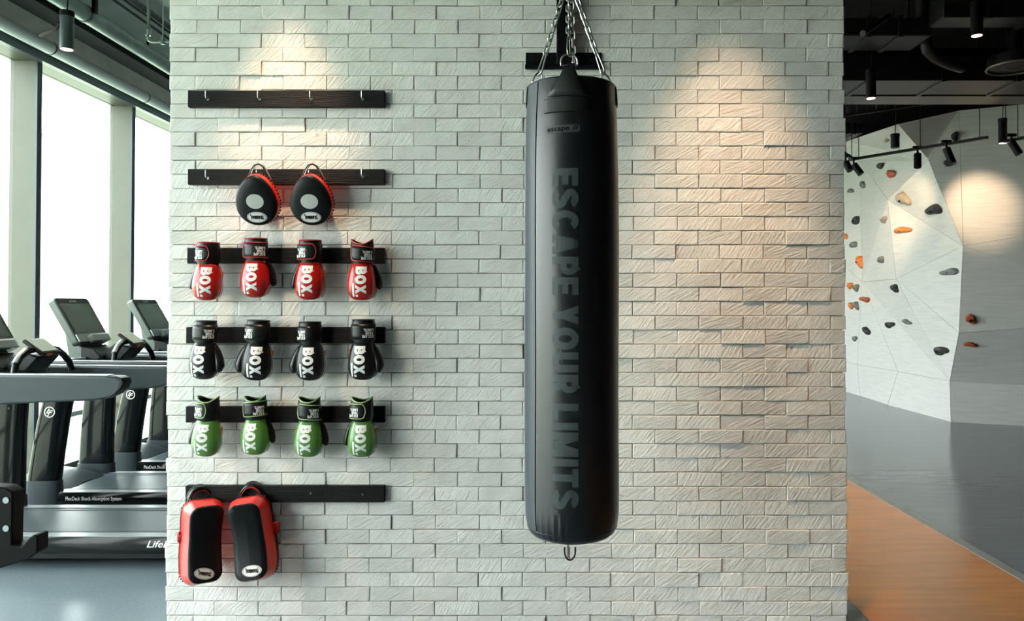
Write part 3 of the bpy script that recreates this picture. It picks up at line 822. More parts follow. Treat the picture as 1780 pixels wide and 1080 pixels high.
for i in range(NZ + 1):
    t = i / NZ; z = ZT - (ZT - ZB) * (t if t < .9 else .9 + (t - .9))
    rings.append([bag_pt(-math.pi + 2 * math.pi * k / NA, z) for k in range(NA)])
body = MB().loft(list(reversed(rings)), False, False)
body.build('body', M_VINYL, bag, smooth=60)
bot = [[Vector((bx + r * math.sin(a), by - r * math.cos(a), z)) for a in (2 * math.pi * k / 48 for k in range(48))] for r, z in ((R * .90, ZB + .004), (R * .82, ZB - .012), (R * .6, ZB - .026), (R * .3, ZB - .036), (R * .08, ZB - .040))]
MB().loft(bot, False, True).build('bottom_cap', M_VINYL, bag, smooth=60)
topc = [[Vector((bx + r * math.sin(a), by - r * math.cos(a), z)) for a in (2 * math.pi * k / 48 for k in range(48))] for r, z in ((R * .93, ZT - .004), (R * .86, ZT - .016), (R * .1, ZT - .02))]
MB().loft(topc, False, True).build('top_cap', M_VINYL, bag, smooth=60)
MB().tube([bag_pt(2 * math.pi * k / 96, ZT - .001) for k in range(96)], .0028, 6, True).build('top_hem', M_VINYL, bag)
MB().tube([bag_pt(2 * math.pi * k / 96, ZB + .022, .0003) for k in range(96)], .0016, 6, True).build('bottom_seam', M_BLACKPIPE, bag)
for a_, nm in ((math.asin(-62 / 81.), 'side_seam'), (math.radians(128), 'side_seam')):
    MB().tube([bag_pt(a_, ZT - (ZT - ZB - .02) * k / 60) for k in range(61)], .0014, 6).build(nm, M_BLACKPRINT, bag)
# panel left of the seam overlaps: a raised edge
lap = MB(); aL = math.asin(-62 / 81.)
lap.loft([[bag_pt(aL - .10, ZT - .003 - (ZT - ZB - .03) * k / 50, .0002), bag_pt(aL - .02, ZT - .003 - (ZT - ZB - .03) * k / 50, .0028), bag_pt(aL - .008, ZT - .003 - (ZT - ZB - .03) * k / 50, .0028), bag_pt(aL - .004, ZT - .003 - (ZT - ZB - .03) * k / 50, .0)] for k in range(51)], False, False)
lap.build('seam_lap', M_LITVINYL, bag, smooth=50)  # seam lap in the paler vinyl, window light painted in
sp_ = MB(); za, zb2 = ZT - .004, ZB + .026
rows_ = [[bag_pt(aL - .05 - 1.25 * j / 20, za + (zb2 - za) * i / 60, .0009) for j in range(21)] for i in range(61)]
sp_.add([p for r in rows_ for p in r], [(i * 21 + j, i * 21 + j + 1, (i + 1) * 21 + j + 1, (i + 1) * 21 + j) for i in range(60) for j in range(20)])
tag(sp_.build('lit_flank_overlay', M_LITVINYL, bag, smooth=60), 'overlay on the bag flank, paler with window light in its colour')  # overlay added on the same vinyl to carry the window highlight as colour
def zpx(y): return P(994, y, by - R).z
def apx(x): return math.asin(max(-.99, min(.99, (x - 994) / 81.)))
# handle patch and the four hanging tabs
def patch(x0, x1, y0, y1, off, name, m, n=14):
    a0, a1 = apx(x0), apx(x1); mb = MB()
    prof = [(0, 0), (.06, off), (.94, off), (1, 0)]
    rows = [[bag_pt(a0 + (a1 - a0) * k / n, zpx(y0) + (zpx(y1) - zpx(y0)) * t, o_ if 0 < k < n else 0) for k in range(n + 1)] for t, o_ in prof]
    vs = [p for r in rows for p in r]; w = n + 1
    mb.add(vs, [(i * w + j, i * w + j + 1, (i + 1) * w + j + 1, (i + 1) * w + j) for i in range(3) for j in range(n)])
    return mb.build(name, m, bag, smooth=40)
patch(943, 1026, 168, 194, .006, 'handle_patch', M_VINYL_PATCH)
def tab(acen, name, w0, h_up, lean, skew=0.0):
    """leather tab running from the bag wall up to its ring"""
    mb = MB(); rows = []
    prof = [(-.075, 1.0), (-.045, .82), (-.018, .62), (.0, .42), (h_up * .45, .30), (h_up, .28)]
    for dz, k in prof:
        row = []
        for j in range(7):
            a = acen + skew * max(0, dz) / h_up + w0 * k * (j / 6 - .5)
            p = bag_pt(a, min(ZT + dz, ZT), .003 if dz < 0 else .002); p.z = ZT + dz
            if dz > 0:
                cdir = Vector((bx - p.x, by - p.y, 0)); p += cdir * (lean * dz / h_up)
            row.append(p)
        rows.append(row)
    vs = [p for r in rows for p in r]
    mb.add(vs, [(i * 7 + j, i * 7 + j + 1, (i + 1) * 7 + j + 1, (i + 1) * 7 + j) for i in range(len(rows) - 1) for j in range(6)])
    o = mb.build(name, M_VINYL_PATCH, bag, smooth=60)
    sd = o.modifiers.new('thick', 'SOLIDIFY'); sd.thickness = .005; sd.offset = 0
    c = sum(rows[-1], Vector()) / 7
    return c
def d_ring(c, ux, uz, w, h, parent, r=.0036):
    """half-round ring: flat bar at c, bow along uz"""
    pth = [c - ux * w / 2 + uz * (h * .35 * i / 3) for i in range(3)] + [c + ux * (w / 2 * math.cos(a)) + uz * (h * .35 + h * .65 * math.sin(a)) for a in (math.pi - math.pi * i / 10 for i in range(11))] + [c + ux * w / 2 + uz * (h * .35 * (2 - i) / 3) for i in range(3)]
    MB().tube(pth, r, 8, True).build('d_ring', M_CHROME, parent)
    return c + uz * h
UX, UY, UZ = Vector((1, 0, 0)), Vector((0, 1, 0)), Vector((0, 0, 1))
ends = []
cF = tab(apx(986), 'front_tab', .95, .052, .10)
ends.append(('front', d_ring(cF + Vector((0, -.002, -.008)), UX, UZ, .062, .042, bag)))
for nm, ang, sgn in (('left', math.radians(-88), -1), ('right', math.radians(86), 1)):
    c = tab(ang, 'side_tab', .34, .024, .20)
    u = (APEX - c).normalized()
    ends.append((nm, d_ring(c - u * .006, UY * .5 + UX * .86, u, .036, .046, bag)))
cB = tab(math.radians(174), 'back_tab', .8, .040, .16)
ends.append(('back', d_ring(cB + Vector((0, 0, -.008)), UX, UZ, .062, .046, bag)))
cbot = Vector((P(991, 950, by - .02).x, by, P(991, 974, by).z + .040))
pth = [cbot + Vector((.021 * math.cos(a), 0, -.006 - .034 * math.sin(a))) for a in (math.pi * i / 14 for i in range(15))]
pth = [cbot + Vector((.021, 0, .01))] + pth + [cbot + Vector((-.021, 0, .01))]
MB().tube(pth, .0034, 8).build('bottom_ring', M_TM_DARK, bag)
MB().tube([cbot + Vector((-.002, .0, .01)), cbot + Vector((-.002, 0, -.038))], .0014, 6).build('bottom_tie', M_BLACKPRINT, bag)
# printing
_, w = text_quads('ESCAPE YOUR LIMITS', .255, .085)
zt_, zb_ = zpx(292), zpx(886)
cap = R * (apx(1002) - apx(960)); k = (zt_ - zb_) / w
def bag_text(p):
    return bag_pt(apx(960) + p.y * cap / R, zt_ - p.x * k, .0012)
xo = 0
for wd in ('ESCAPE', 'YOUR', 'LIMITS'):
    q, ww = text_quads(wd, .255, .085); q = [tuple(Vector((p_.x + xo, p_.y)) for p_ in f) for f in q]
    if wd == 'LIMITS': q += [tuple(Vector((p_.x * cap / k + w + .05, p_.y)) for p_ in f) for f in text_quads('.', .20)[0]]
    tag(quads_build(q, bag_text, 'lettering', M_BAGTEXT, bag), 'dark grey word printed down the bag'); xo += ww + .085 + .26
a0, a1 = apx(948), apx(1005)
lq = []
for i in range(16):
    for j in range(2):
        lq.append(tuple(Vector((x, y)) for x, y in ((i / 16, j / 2), ((i + 1) / 16, j / 2), ((i + 1) / 16, (j + 1) / 2), (i / 16, (j + 1) / 2))))
zl0, zl1 = zpx(230), zpx(217)
lab = quads_build(lq, lambda p: bag_pt(a0 + (a1 - a0) * p.x, zl0 + (zl1 - zl0) * p.y + .003 * p.x, .0012), 'logo_label', M_BAGLOGO, bag)
tq, tw = font_tris('escape', 0, .02)
fnl = lambda p: bag_pt(a0 + (a1 - a0) * (.05 + p.x / tw * .66), zl0 + (zl1 - zl0) * (.25 + p.y * .95) + .003 * p.x / tw, .0024)
sl = [tuple(Vector((x, y)) for x, y in ((tw * (1.12 + d), 0), (tw * (1.17 + d), 0), (tw * (1.27 + d), .62), (tw * (1.22 + d), .62))) for d in (0, .11)]
quads_build(tq + sl, fnl, 'logo_lettering', M_BLACKPRINT, lab)
# rows of pale stitching dots down the right flank
dots = MB()
for c_, ax_ in enumerate((1056, 1062, 1067, 1071, 1073.6)):
    a = apx(ax_); z = zpx(285) - (.007 if c_ % 2 else 0)
    while z > zpx(905):
        dots.add([bag_pt(a - .012, z, .0012), bag_pt(a + .012, z, .0012), bag_pt(a + .012, z - .006, .0012), bag_pt(a - .012, z - .006, .0012)], [(0, 1, 2, 3)]); z -= .0145
o = dots.build('dot_print', mat('dot_print', (.10, .085, .075), .6), bag, smooth=0); o['kind'] = 'stuff'; o['label'] = 'small pale dots down the right flank'

# ------------------------------------------------------------------ chains
def stadium(Lg, wd, n=6):
    p = []
    for i in range(n + 1):
        a = math.pi * i / n; p.append((wd * math.cos(a), Lg / 2 - wd + wd * math.sin(a)))
    for i in range(n + 1):
        a = math.pi + math.pi * i / n; p.append((wd * math.cos(a), -(Lg / 2 - wd) + wd * math.sin(a)))
    return p
LINK = MB().tube([(x, 0, z) for x, z in stadium(.037, .0095)], .0036, 7, True).mesh('link'); LINK.materials.append(M_CHROME)
CARA = MB().tube([(x, 0, z) for x, z in arc(0, .030, .0115, .0115, 0, 180, 8) + arc(0, -.028, .0165, .0165, 180, 360, 8)], .0037, 8, True).mesh('carabiner'); CARA.materials.append(M_CHROME)
def chain(a, b, label, spin):
    u = (b - a).normalized(); t = thing('hanging_chain', label, 'chain', tuple(b), group='chains holding the punching bag')
    q = u.to_track_quat('Z', 'Y')
    cend = b - u * .033
    c = bpy.data.objects.new('carabiner', CARA); COL.objects.link(c); c.parent = t
    c.rotation_mode = 'QUATERNION'; c.rotation_quaternion = (-u).to_track_quat('Z', 'Y') @ Euler((0, 0, spin)).to_quaternion(); c.location = cend - b
    start = b - u * .072; L_ = (start - a).length; n = max(3, round(L_ / .0285)); stp = L_ / n
    for i in range(n):
        o = bpy.data.objects.new('link', LINK); COL.objects.link(o); o.parent = t
        o.rotation_mode = 'QUATERNION'; o.rotation_quaternion = q @ Euler((0, 0, spin + (math.pi / 2 if i % 2 else 0) + .3)).to_quaternion()
        o.location = a + u * (stp * (i + .5)) - b
LBL = {'front': 'steel chain running down to the front ring of the bag', 'left': 'leftmost steel chain of the bag with its carabiner', 'right': 'rightmost steel chain of the bag with its carabiner', 'back': 'steel chain running down to the rear ring of the bag'}
OFF = {'front': Vector((-.004, -.02, 0)), 'left': Vector((-.02, 0, 0)), 'right': Vector((.02, 0, 0)), 'back': Vector((.006, .02, 0))}
for nm, e in ends:
    chain(APEX + OFF[nm], e + Vector((0, 0, .004)), LBL[nm], {'front': 1.2, 'left': .5, 'right': .4, 'back': 1.3}[nm])

# ------------------------------------------------------------------ lamps
def aim(o, d): o.rotation_mode = 'QUATERNION'; o.rotation_quaternion = Vector(d).to_track_quat('-Z', 'Y')
def spot_light(parent, loc, target, power, size, blend, col=(1, .74, .48), radius=.03):
    l = bpy.data.lights.new('lamp', 'SPOT'); l.energy = power; l.spot_size = math.radians(size); l.spot_blend = blend; l.color = col; l.shadow_soft_size = radius
    o = bpy.data.objects.new('lamp', l); COL.objects.link(o); o.parent = parent
    o.location = Vector(loc) - origin_of(parent); aim(o, Vector(target) - Vector(loc)); return o
def pendant(bottom, r, h, z_ceil, label, lit=True, target=None, power=0, size=40, blend=.6, cable_loop=None, col=(1, .74, .48), group='cylinder pendant lamps'):
    b = Vector(bottom); t = thing('pendant_lamp', label, 'pendant lamp', tuple(b), group=group)
    MB().cyl(b, b + UZ * h, r, seg=28).build('housing', M_BLACKMETAL if b.x > 1 else M_FRAME_DK, t, bevel=.002)
    MB().cyl(b + UZ * (h * .92), b + UZ * (h + .02), r * 1.06, seg=28).build('collar', M_BLACKMETAL, t, bevel=.002)
    MB().tube([b + UZ * (h + .015), b + UZ * (h + .2) + UX * .01, Vector((b.x + .01, b.y, z_ceil))], .005, 6).build('cable', M_BLACKMETAL, t)
    MB().cyl(b + UZ * .004, b - UZ * .002, r * .86, seg=24).build('lens', M_LAMPGLOW if lit else M_BLACKMETAL, t)
    if power: spot_light(t, b - UZ * .01, target, power, size, blend, col)
    return t
# two wall washers in front of the bricks (above the frame)
def washer(px, d, z, tpx, tpy, power, size, label):
    X = P(px, 300, D).x
    pendant((X, D - d, z), .045, .22, 4.9 if X > -1.4 else Z_SLAB, label, True, P(tpx, tpy, D), power, size, 1.0, col=(1, .68, .44), group='wall washers above the brick wall')
washer(1262, .80, 4.25, 1265, 560, 250, 33, 'black cylinder lamp over the bare bricks right of the bag')
washer(502, .50, 4.0, 500, 500, 165, 34, 'black cylinder lamp over the glove rails')
pl = P(116, 86, 5.55)
lp = pendant(pl, 11 * 5.55 / 1350, (86 - 24) * 5.55 / 1350, Z_SLAB, 'dark cylinder pendant lamp over the treadmills', True, (pl.x, pl.y, 0), 40, 60)
MB().tube([P(104, 40, 5.55), P(98, 50, 5.58), P(85, 55, 5.65), P(76, 58, 5.7), P(70, 62, 5.75)], .012, 8).build('flex_lead', M_BLACKPRINT, lp)

# ------------------------------------------------------------------ services over the treadmills
def along(x, z, r, name, m, label, cat, y0=-8.5, y1=22.5, seg=20, group=None):
    t = thing(name, label, cat, (x, 7, z), group=group); MB().cyl((x, y0, z), (x, y1, z), r, seg=seg).build('run', m, t); return t
wp = along(-4.42, EYE + 2.292, .058, 'lagged_pipe', M_PIPE_WHITE, 'thick white lagged pipe above the windows', 'pipe')
for (x, y) in ((82, 76), (248, 166)):
    yy = -4.42 * FPX / (x - PPX)
    MB().cyl((-4.42, yy, EYE + 2.292), (-4.42, yy + .02, EYE + 2.292), .0605, seg=24).build('collar', M_FRAME_DK, wp)
bm_ = thing('steel_beam', 'dark painted steel beam under the pale slab', 'beam', (-4.1, 7, EYE + 2.38))
MB().box2((-4.24, -8.5, EYE + 2.40), (-4.02, 22.5, EYE + 2.50)).build('flange', M_BEAM, bm_, bevel=.006)
for k in range(-4, 11): MB().cyl((-4.13, 2.0 * k, EYE + 2.49), (-4.13, 2.0 * k, Z_SLAB), .012, seg=8).build('hanger_rod', M_BEAM, bm_)
dt = along(-3.80, EYE + 2.40, .068, 'round_duct', M_DUCT, 'round dull metal duct hanging under the slab', 'duct')
for k in range(-3, 9):
    yy = 6.35 + 1.75 * k
    MB().cyl((-3.80, yy - .015, EYE + 2.40), (-3.80, yy + .015, EYE + 2.40), .073, seg=20).build('band', M_CONDUIT, dt)
    hg = MB().box2((-3.73, yy - .02, EYE + 2.40), (-3.70, yy + .02, EYE + 2.60)).box2((-3.90, yy - .02, EYE + 2.555), (-3.70, yy + .02, EYE + 2.585)).box2((-3.91, yy - .015, EYE + 2.56), (-3.885, yy + .015, EYE + 2.66)).cyl((-3.80, yy, EYE + 2.57), (-3.80, yy, Z_SLAB), .008, seg=8)
    hg.build('hanger', M_BLACKMETAL, dt)
for i, (ratio, r) in enumerate(((.738, .026), (.724, .013), (.706, .013))):
    h = 2.86 - .02 * i
    along(-h / ratio, EYE + h, r, 'conduit', M_CONDUIT, ('thickest dark conduit under the slab, nearest the brick wall', 'thin dark conduit between two others under the slab', 'thin dark conduit under the slab, nearest the duct')[i], 'conduit', group='conduits under the slab')
YS = 6.0
sp = thing('sprinkler_pipe', 'bent steel sprinkler pipe hanging below the slab', 'pipe', tuple(P(283, 60, YS)))
pts = [P(258, 44, YS), P(258, 56, YS), P(256.5, 64, YS), P(258.5, 70, YS), P(264, 73, YS), P(272, 73, YS), P(300, 72.5, YS), P(330, 72, YS)]
MB().tube(pts, .011, 10).build('pipe', M_DUCT, sp)
MB().cyl(P(258, 52, YS), P(257.5, 62, YS), .019, seg=12).build('elbow', M_CHROME, sp)
MB().cyl(P(283, 77, YS), P(283, 66, YS), .018, seg=6).build('union', M_DUCT, sp)
MB().cyl(P(283, 70, YS), Vector((P(283, 70, YS).x, YS, Z_SLAB)), .005, seg=8).build('rod', M_CHROME, sp)
MB().tube([P(258, 46, YS), P(258, 42, YS), Vector((P(258, 42, YS).x, YS, Z_SLAB))], .011, 8).build('riser', M_DUCT, sp)
# ------------------------------------------------------------------ treadmills (they face the windows, side on)
LFQ = s_poly(arc(0, 0, .86, .86, 0, 345, 23), .16, True) + s_diag(-.44, -.12, -.02, .58, .17) + s_poly([(-.52, -.16), (.0, -.16)], .15) + s_diag(-.26, -.62, .12, .30, .17) + s_poly([(.06, .24), (.56, .24)], .15) + s_poly([(-.05, -.08), (.44, -.08)], .14)
FLEX, FLEXW = font_tris('FlexDeck Shock Absorption System', 0, .004)
FLEXB, FLEXBW = font_tris('FlexDeck', 0, .018)
LIFE, LIFEW = font_tris('LifeFitness', .35, .012)
PRIME, PRIMEW = font_tris('prime', 0, .01)
def make_treadmill():
    t = thing('treadmill', 'x', 'treadmill', (0, 0, 0), group='treadmills in a row by the windows')
    L = dict(local=True)
    def sy(f):
        for s_ in (-1, 1): f(s_)
    MB().box2((-.93, -.28, .035), (1.22, .28, .12)).build('base_frame', M_TM_DARK, t, bevel=.01, **L)
    for x in (-.8, 1.1):
        for y in (-.24, .24): MB().cyl((x, y, 0), (x, y, .04), .035, seg=14).build('foot', M_TM_DARK, t, **L)
    def side_rail(s):
        y0, y1 = s * .285, s * .385
        c = (y0 + y1) / 2; hw = abs(y1 - y0) / 2
        def ring(x, k): return [Vector((x, c + hw * k * a, .155 + .052 * k * b)) for a, b in ((-1, -.55), (-.8, -1), (.8, -1), (1, -.55), (1, .45), (.75, .95), (.3, 1), (-.3, 1), (-.75, .95), (-1, .45))]
        r = MB().loft([ring(-.40, 1), ring(1.28, 1)]).build('side_rail', M_TM_BLACK, t, smooth=30, **L)
        MB().loft([ring(-.468, .45), ring(-.460, .75), ring(-.44, .95), ring(-.40, 1.01), ring(-.395, 1.01)]).build('rail_cap', M_TM_DARK, r, smooth=40, **L)
        MB().box2((-.39, min(y0, y1) + .012, .206), (1.27, max(y0, y1) - .012, .2095)).build('foot_rail', M_TM_SILVER, r, **L)
        yf = c + (-hw - .0012)
        if s < 0:
            k = .424 / FLEXW; kk = k * 1.05
            fn = lambda p: Vector((-.325 + p.x * k, yf, .150 + p.y * .040))
            quads_build(FLEX, fn, 'rail_lettering', M_WHITEPRINT, r, True)
            fb = FLEXBW / FLEXBW
            fn2 = lambda p: Vector((.86 + p.x * .30 / LIFEW, yf, .145 + p.y * .058))
            quads_build(LIFE, fn2, 'maker_lettering', M_WHITEPRINT, r, True)
    sy(side_rail)
    MB().box2((-.43, -.284, .12), (1.26, .284, .197)).build('deck', M_TM_DARK, t, **L)
    MB().box2((-.44, -.245, .197), (1.27, .245, .203)).build('belt', M_BELT, t, **L)
    for s in (-1, 1): MB().box2((-.43, s * .245, .196), (1.27, s * .284, .207)).build('deck_edge', M_TM_GREY, t, bevel=.003, **L)
    MB().box2((1.22, -.29, .07), (1.31, .29, .19)).build('rear_roller_cover', M_TM_DARK, t, bevel=.02, **L)
    # motor cover with its curved lip over the belt
    rings = []
    for x, z, wv in ((-.98, .10, .24), (-.95, .20, .29), (-.85, .275, .31), (-.70, .305, .315), (-.56, .285, .315), (-.46, .235, .305), (-.40, .209, .27)):
        rings.append([Vector((x + (.09 * (abs(u) ** 2) if x > -.5 else 0), u * wv, .04 + (z - .04) * (1 - .30 * abs(u) ** 4) if z > .04 else z)) for u in (-1, -.8, -.5, -.2, .2, .5, .8, 1)] + [Vector((x, wv, .06)), Vector((x, -wv, .06))])
    MB().loft(rings).build('motor_cover', M_TM_GREY, t, smooth=50, **L)
    # uprights: glossy raked columns in grey boots
    def upright(s):
        y = s * .345
        def ring(xa, xb, z, d=.05): return [Vector(p) for p in superring((xb - xa) / 2, d, (xa + xb) / 2, y, z, 28, 3.0)]
        u = MB().loft([ring(-.655, -.37, .28), ring(-.645, -.37, .50), ring(-.625, -.365, .75), ring(-.59, -.35, 1.02)] if s > 0 else [ring(-.632, -.385, .28), ring(-.60, -.36, .50), ring(-.555, -.325, .75), ring(-.49, -.275, 1.02)]).build('upright', M_TM_BLACK, t, smooth=45, **L)
        MB().loft([ring(-.67, -.36, .09, .056), ring(-.67, -.36, .20, .056), ring(-.665, -.362, .285, .054), ring(-.655, -.372, .287, .046)] if s > 0 else [ring(-.645, -.372, .09, .056), ring(-.645, -.372, .20, .056), ring(-.640, -.378, .295, .054), ring(-.630, -.39, .297, .046)]).build('boot', M_TM_GREY, u, smooth=35, **L)
        zc, xc = .815, -.445
        if s < 0:
            dg = bpy.context.view_layer.update()
            bv = bvh_of([u])
            quads_build(LFQ, decal_fn(bv, UX * .044, UZ * .044, Vector((xc, 0, zc)), .0012), 'emblem', M_WHITEPRINT, u, True)
        else:
            for xx in (-.53, -.45): MB().cyl((xx, y - .046, .90), (xx, y - .056, .90), .010, seg=12).build('screw', M_TM_DARK, u, **L)
    sy(upright)
    # handrail arms
    poly = [(-.62, 1.200), (.60, 1.186), (.675, 1.184), (.705, 1.172), (.715, 1.150), (.700, 1.115), (.665, 1.078), (.61, 1.050), (.53, 1.038), (.10, 1.020), (-.62, .985)]
    def arm(s):
        a = MB().prism(poly, 'y', s * .30, s * .395).build('handrail', M_TM_GREY, t, bevel=.014, seg=3, **L)
        MB().prism([(.60, 1.188), (.676, 1.187), (.708, 1.174), (.719, 1.150), (.704, 1.113), (.668, 1.075), (.60, 1.046), (.66, 1.09), (.685, 1.13), (.69, 1.155), (.67, 1.17)], 'y', s * .297, s * .398).build('end_cap', M_TM_DARK, a, bevel=.004, **L)
        MB().prism([(-.60, 1.199), (.62, 1.185), (.62, 1.193), (-.60, 1.207)], 'y', s * .312, s * .383).build('grip_strip', M_TM_SILVER, a, bevel=.003, **L)
    sy(arm)
    # dashboard between the arms with two cup holders
    MB().prism([(-.70, 1.06), (-.66, 1.15), (-.55, 1.20), (-.33, 1.20), (-.28, 1.17), (-.30, 1.10), (-.5, 1.03)], 'y', -.305, .305).build('dashboard', M_TM_DARK, t, bevel=.012, **L)
    for s in (-1, 1):
        cup = MB()
        cup.tube([Vector((-.36 + .055 * math.cos(a), s * .20 + .055 * math.sin(a), 1.207)) for a in (2 * math.pi * i / 20 for i in range(20))], .009, 8, True)
        cup.build('cup_ring', M_TM_SILVER, t, **L)
    # console: a raked screen on a neck
    ax = Vector((-.203, 0, .353)).normalized(); nrm = Vector((.353, 0, .203)).normalized()
    M3 = Matrix(((0, ax.x, nrm.x), (1, 0, 0), (0, ax.z, nrm.z)))   # local: u = across (y), v = up the screen, w = towards the runner
    bl = Vector((-.334, 0, 1.325))
    Lh = .407
    def cq(u, v, w): return bl + UY * u + ax * v + nrm * w
    def slab(u0, u1, v0, v1, w0, w1, r=.03):
        pts = []
        for (cu, cv, a0) in ((u1 - r, v1 - r, 0), (u0 + r, v1 - r, 90), (u0 + r, v0 + r, 180), (u1 - r, v0 + r, 270)):
            pts += [(cu + r * math.cos(math.radians(a0 + 90 * i / 5)), cv + r * math.sin(math.radians(a0 + 90 * i / 5))) for i in range(6)]
        return MB().loft([[cq(u, v, w0) for u, v in pts], [cq(u, v, w1) for u, v in pts]])
    con = slab(-.222, .222, .0, Lh, -.058, 0).build('console', M_TM_OLIVE, t, bevel=.006, **L)
    slab(-.218, .218, .004, Lh - .004, -.004, .004, .027).build('bezel', M_TM_GREY, con, bevel=.002, **L)
    slab(-.192, .192, .085, Lh - .052, .002, .0055, .004).build('screen', M_SCREEN, con, **L)
    pl_ = [tuple(Vector(p) for p in f) for f in PRIME]
    quads_build(PRIME, lambda p: cq(.04 - .0 + (p.x / PRIMEW - 1) * .09, Lh - .040 + p.y * .034, .0052), 'console_lettering', M_WHITEPRINT, con, True)
    slab(-.215, .215, .004, .075, .002, .014, .01).build('lower_bezel', M_TM_SILVER, con, bevel=.003, **L)
    slab(-.09, .15, -.012, .05, .008, .05, .012).build('control_lip', M_TM_SILVER, con, bevel=.006, **L)
    MB().prism([(-.51, 1.52), (-.375, 1.33), (-.29, 1.18), (-.45, 1.16)], 'y', -.15, .15).build('neck', M_TM_OLIVE, t, bevel=.01, **L)
    MB().prism([(-.35, 1.30), (-.25, 1.275), (-.19, 1.215), (-.22, 1.19), (-.35, 1.19)], 'y', -.17, .17).build('keypad', M_TM_DARK, t, bevel=.006, **L)
    # front grip bar: arched handles and a small pod on top
    path = [(-.02, -.29, 1.17), (-.025, -.27, 1.245), (-.03, -.215, 1.295), (-.035, -.15, 1.325), (-.04, -.06, 1.335), (-.04, .06, 1.335), (-.035, .15, 1.322), (-.03, .22, 1.28), (-.025, .275, 1.23), (-.02, .295, 1.17)]
    MB().tube(path, .022, 12).build('grip_bar', M_TM_BLACK, t, smooth=60, **L)
    MB().tube([Vector(p) + Vector((-.004, 0, .003)) for p in path[1:4]], .0235, 12).build('hand_sensor', M_TM_SILVER, t, smooth=60, **L)
    MB().prism([(-.25, 1.19), (-.115, 1.325), (.02, 1.285), (-.07, 1.19)], 'y', -.11, .11).build('pod_stand', M_TM_DARK, t, bevel=.012, **L)
    rot = Euler((0, math.radians(36), 0)).to_matrix()
    pod = MB().box((-.035, .0, 1.345), (.165, .20, .026), rot).build('pod', M_TM_DARK, t, bevel=.012, seg=3, **L)
    MB().box(Vector((-.035, 0, 1.345)) + rot @ Vector((-.005, 0, .013)), (.13, .165, .004), rot).build('pod_display', M_PANEL_LCD, pod, bevel=.002, **L)
    MB().box(Vector((-.035, 0, 1.345)) + rot @ Vector((.082, -.03, .0)), (.006, .055, .016), rot).build('pod_tag', M_ORANGETAG, pod, **L)
    return t
tm0 = make_treadmill()
TML = ['black treadmill nearest the camera, its grey handrail cutting across the others', 'black treadmill in the middle of the row, screen tilted in front of the window', 'black treadmill furthest back, half hidden by the brick wall']
for i, y in enumerate((5.14, 6.26, 7.40)):
    o = tm0 if i == 0 else copy_tree(tm0)
    o.location = (-3.30, y, 0); o['label'] = TML[i]

# ------------------------------------------------------------------ rack upright with its bar hook (left edge, close to the camera)
YK = 2.6
pk = [P(x, y, YK) for x, y in ((-50, 845), (8, 848), (22, 857), (20, 948), (37, 951), (50, 936), (58, 930), (65, 932), (65, 961), (50, 972), (0, 988), (-50, 998))]
rk = thing('squat_rack', 'black steel rack hook jutting in at the lower left edge', 'rack', (P(-40, 900, YK).x, YK + .03, 0))
MB().prism([(p.x, p.z) for p in pk], 'y', YK, YK + .06).build('bar_hook', M_BLACKMETAL, rk, bevel=.004)
for y in (870, 919):
    c = P(11, y, YK); MB().cyl((c.x, YK - .003, c.z), (c.x, YK + .01, c.z), .011, seg=16).build('bolt', M_TM_SILVER, rk, bevel=.001)
xu0, xu1 = P(-84, 900, YK).x, P(-46, 900, YK).x
MB().box2((xu0, YK - .01, 0.02), (xu1, YK + .07, 2.3)).build('upright', M_BLACKMETAL, rk, bevel=.005)
MB().box2((xu0 - .02, YK - .5, 0), (xu1 + .02, YK + .6, .05)).build('base', M_BLACKMETAL, rk, bevel=.005)

# ------------------------------------------------------------------ climbing wall
V = {}
c1, c2, c3 = P(1674, 428, 10.0), P(2100, 150, 8.7), P(2100, 356, 8.95)
V['C'], V['T'], V['S'] = c1, c2, c3
V['D'] = PPL(1614, 278, c1, c2, c3); V['E'] = PPL(1667, 192, c1, c2, c3)
V['A'] = P(1651, 663, 10.78); V['B'] = P(1667, 579, 10.35)
V['F'] = PX(1543, 347, 5.08); V['G'] = PX(1498.5, 490, 5.5); V['H'] = PX(1558, 485, 5.32)
V['J'] = PX(1494, 280, 5.5); V['K'] = PX(1563, 266, 5.3); V['I'] = PX(1471, 246, 5.45); V['I2'] = PX(1560, 216, 4.4)
V['M'] = PX(1561, 646, 5.55); V['N'] = PX(1490, 634, 5.55)
V['W'] = PX(1400, 400, 5.5); V['N2'] = PX(1400, 612, 5.55); V['I0'] = PX(1400, 262, 5.6)
V['Q'] = P(2085, 546, 9.2); V['A2'] = P(2100, 688, 9.6)
def on_floor(v, dx=0, dy=0): return Vector((v.x + dx, v.y + dy, 0))
fa = FL(1653, 734); V['a0'] = fa; V['m0'] = FL(1543, 704.5); V['n0'] = Vector((5.60, V['N'].y, 0)); V['n20'] = Vector((5.62, V['N2'].y, 0)); nA = (V['A2'] - V['A']).cross(fa - V['A']); dA = nA.cross(Vector((0, 0, 1))).normalized(); V['a20'] = fa + dA * math.copysign((V['A2'] - V['A']).length, dA.x)
for a_, b_ in (('I0', 'I9'), ('W', 'W9'), ('N2', 'N9'), ('n20', 'n90')): V[b_] = Vector((V[a_].x + .05, 22.7, V[a_].z))
FAC = ['I9 W9 W I0', 'W9 N9 N2 W', 'N9 n90 n20 N2', 'D E C', 'E T S C', 'C S Q', 'C Q B', 'B Q A2 A', 'A A2 a20 a0', 'F D C', 'F C H', 'F H G', 'H C B', 'H B A', 'G H A', 'G A M', 'G M N', 'G N N2 W', 'J F G', 'W G J', 'I0 W J', 'I0 J I', 'I J K', 'J K D F', 'K D E I2', 'I K I2', 'M A a0 m0', 'N M m0 n0', 'N2 N n0 n20']
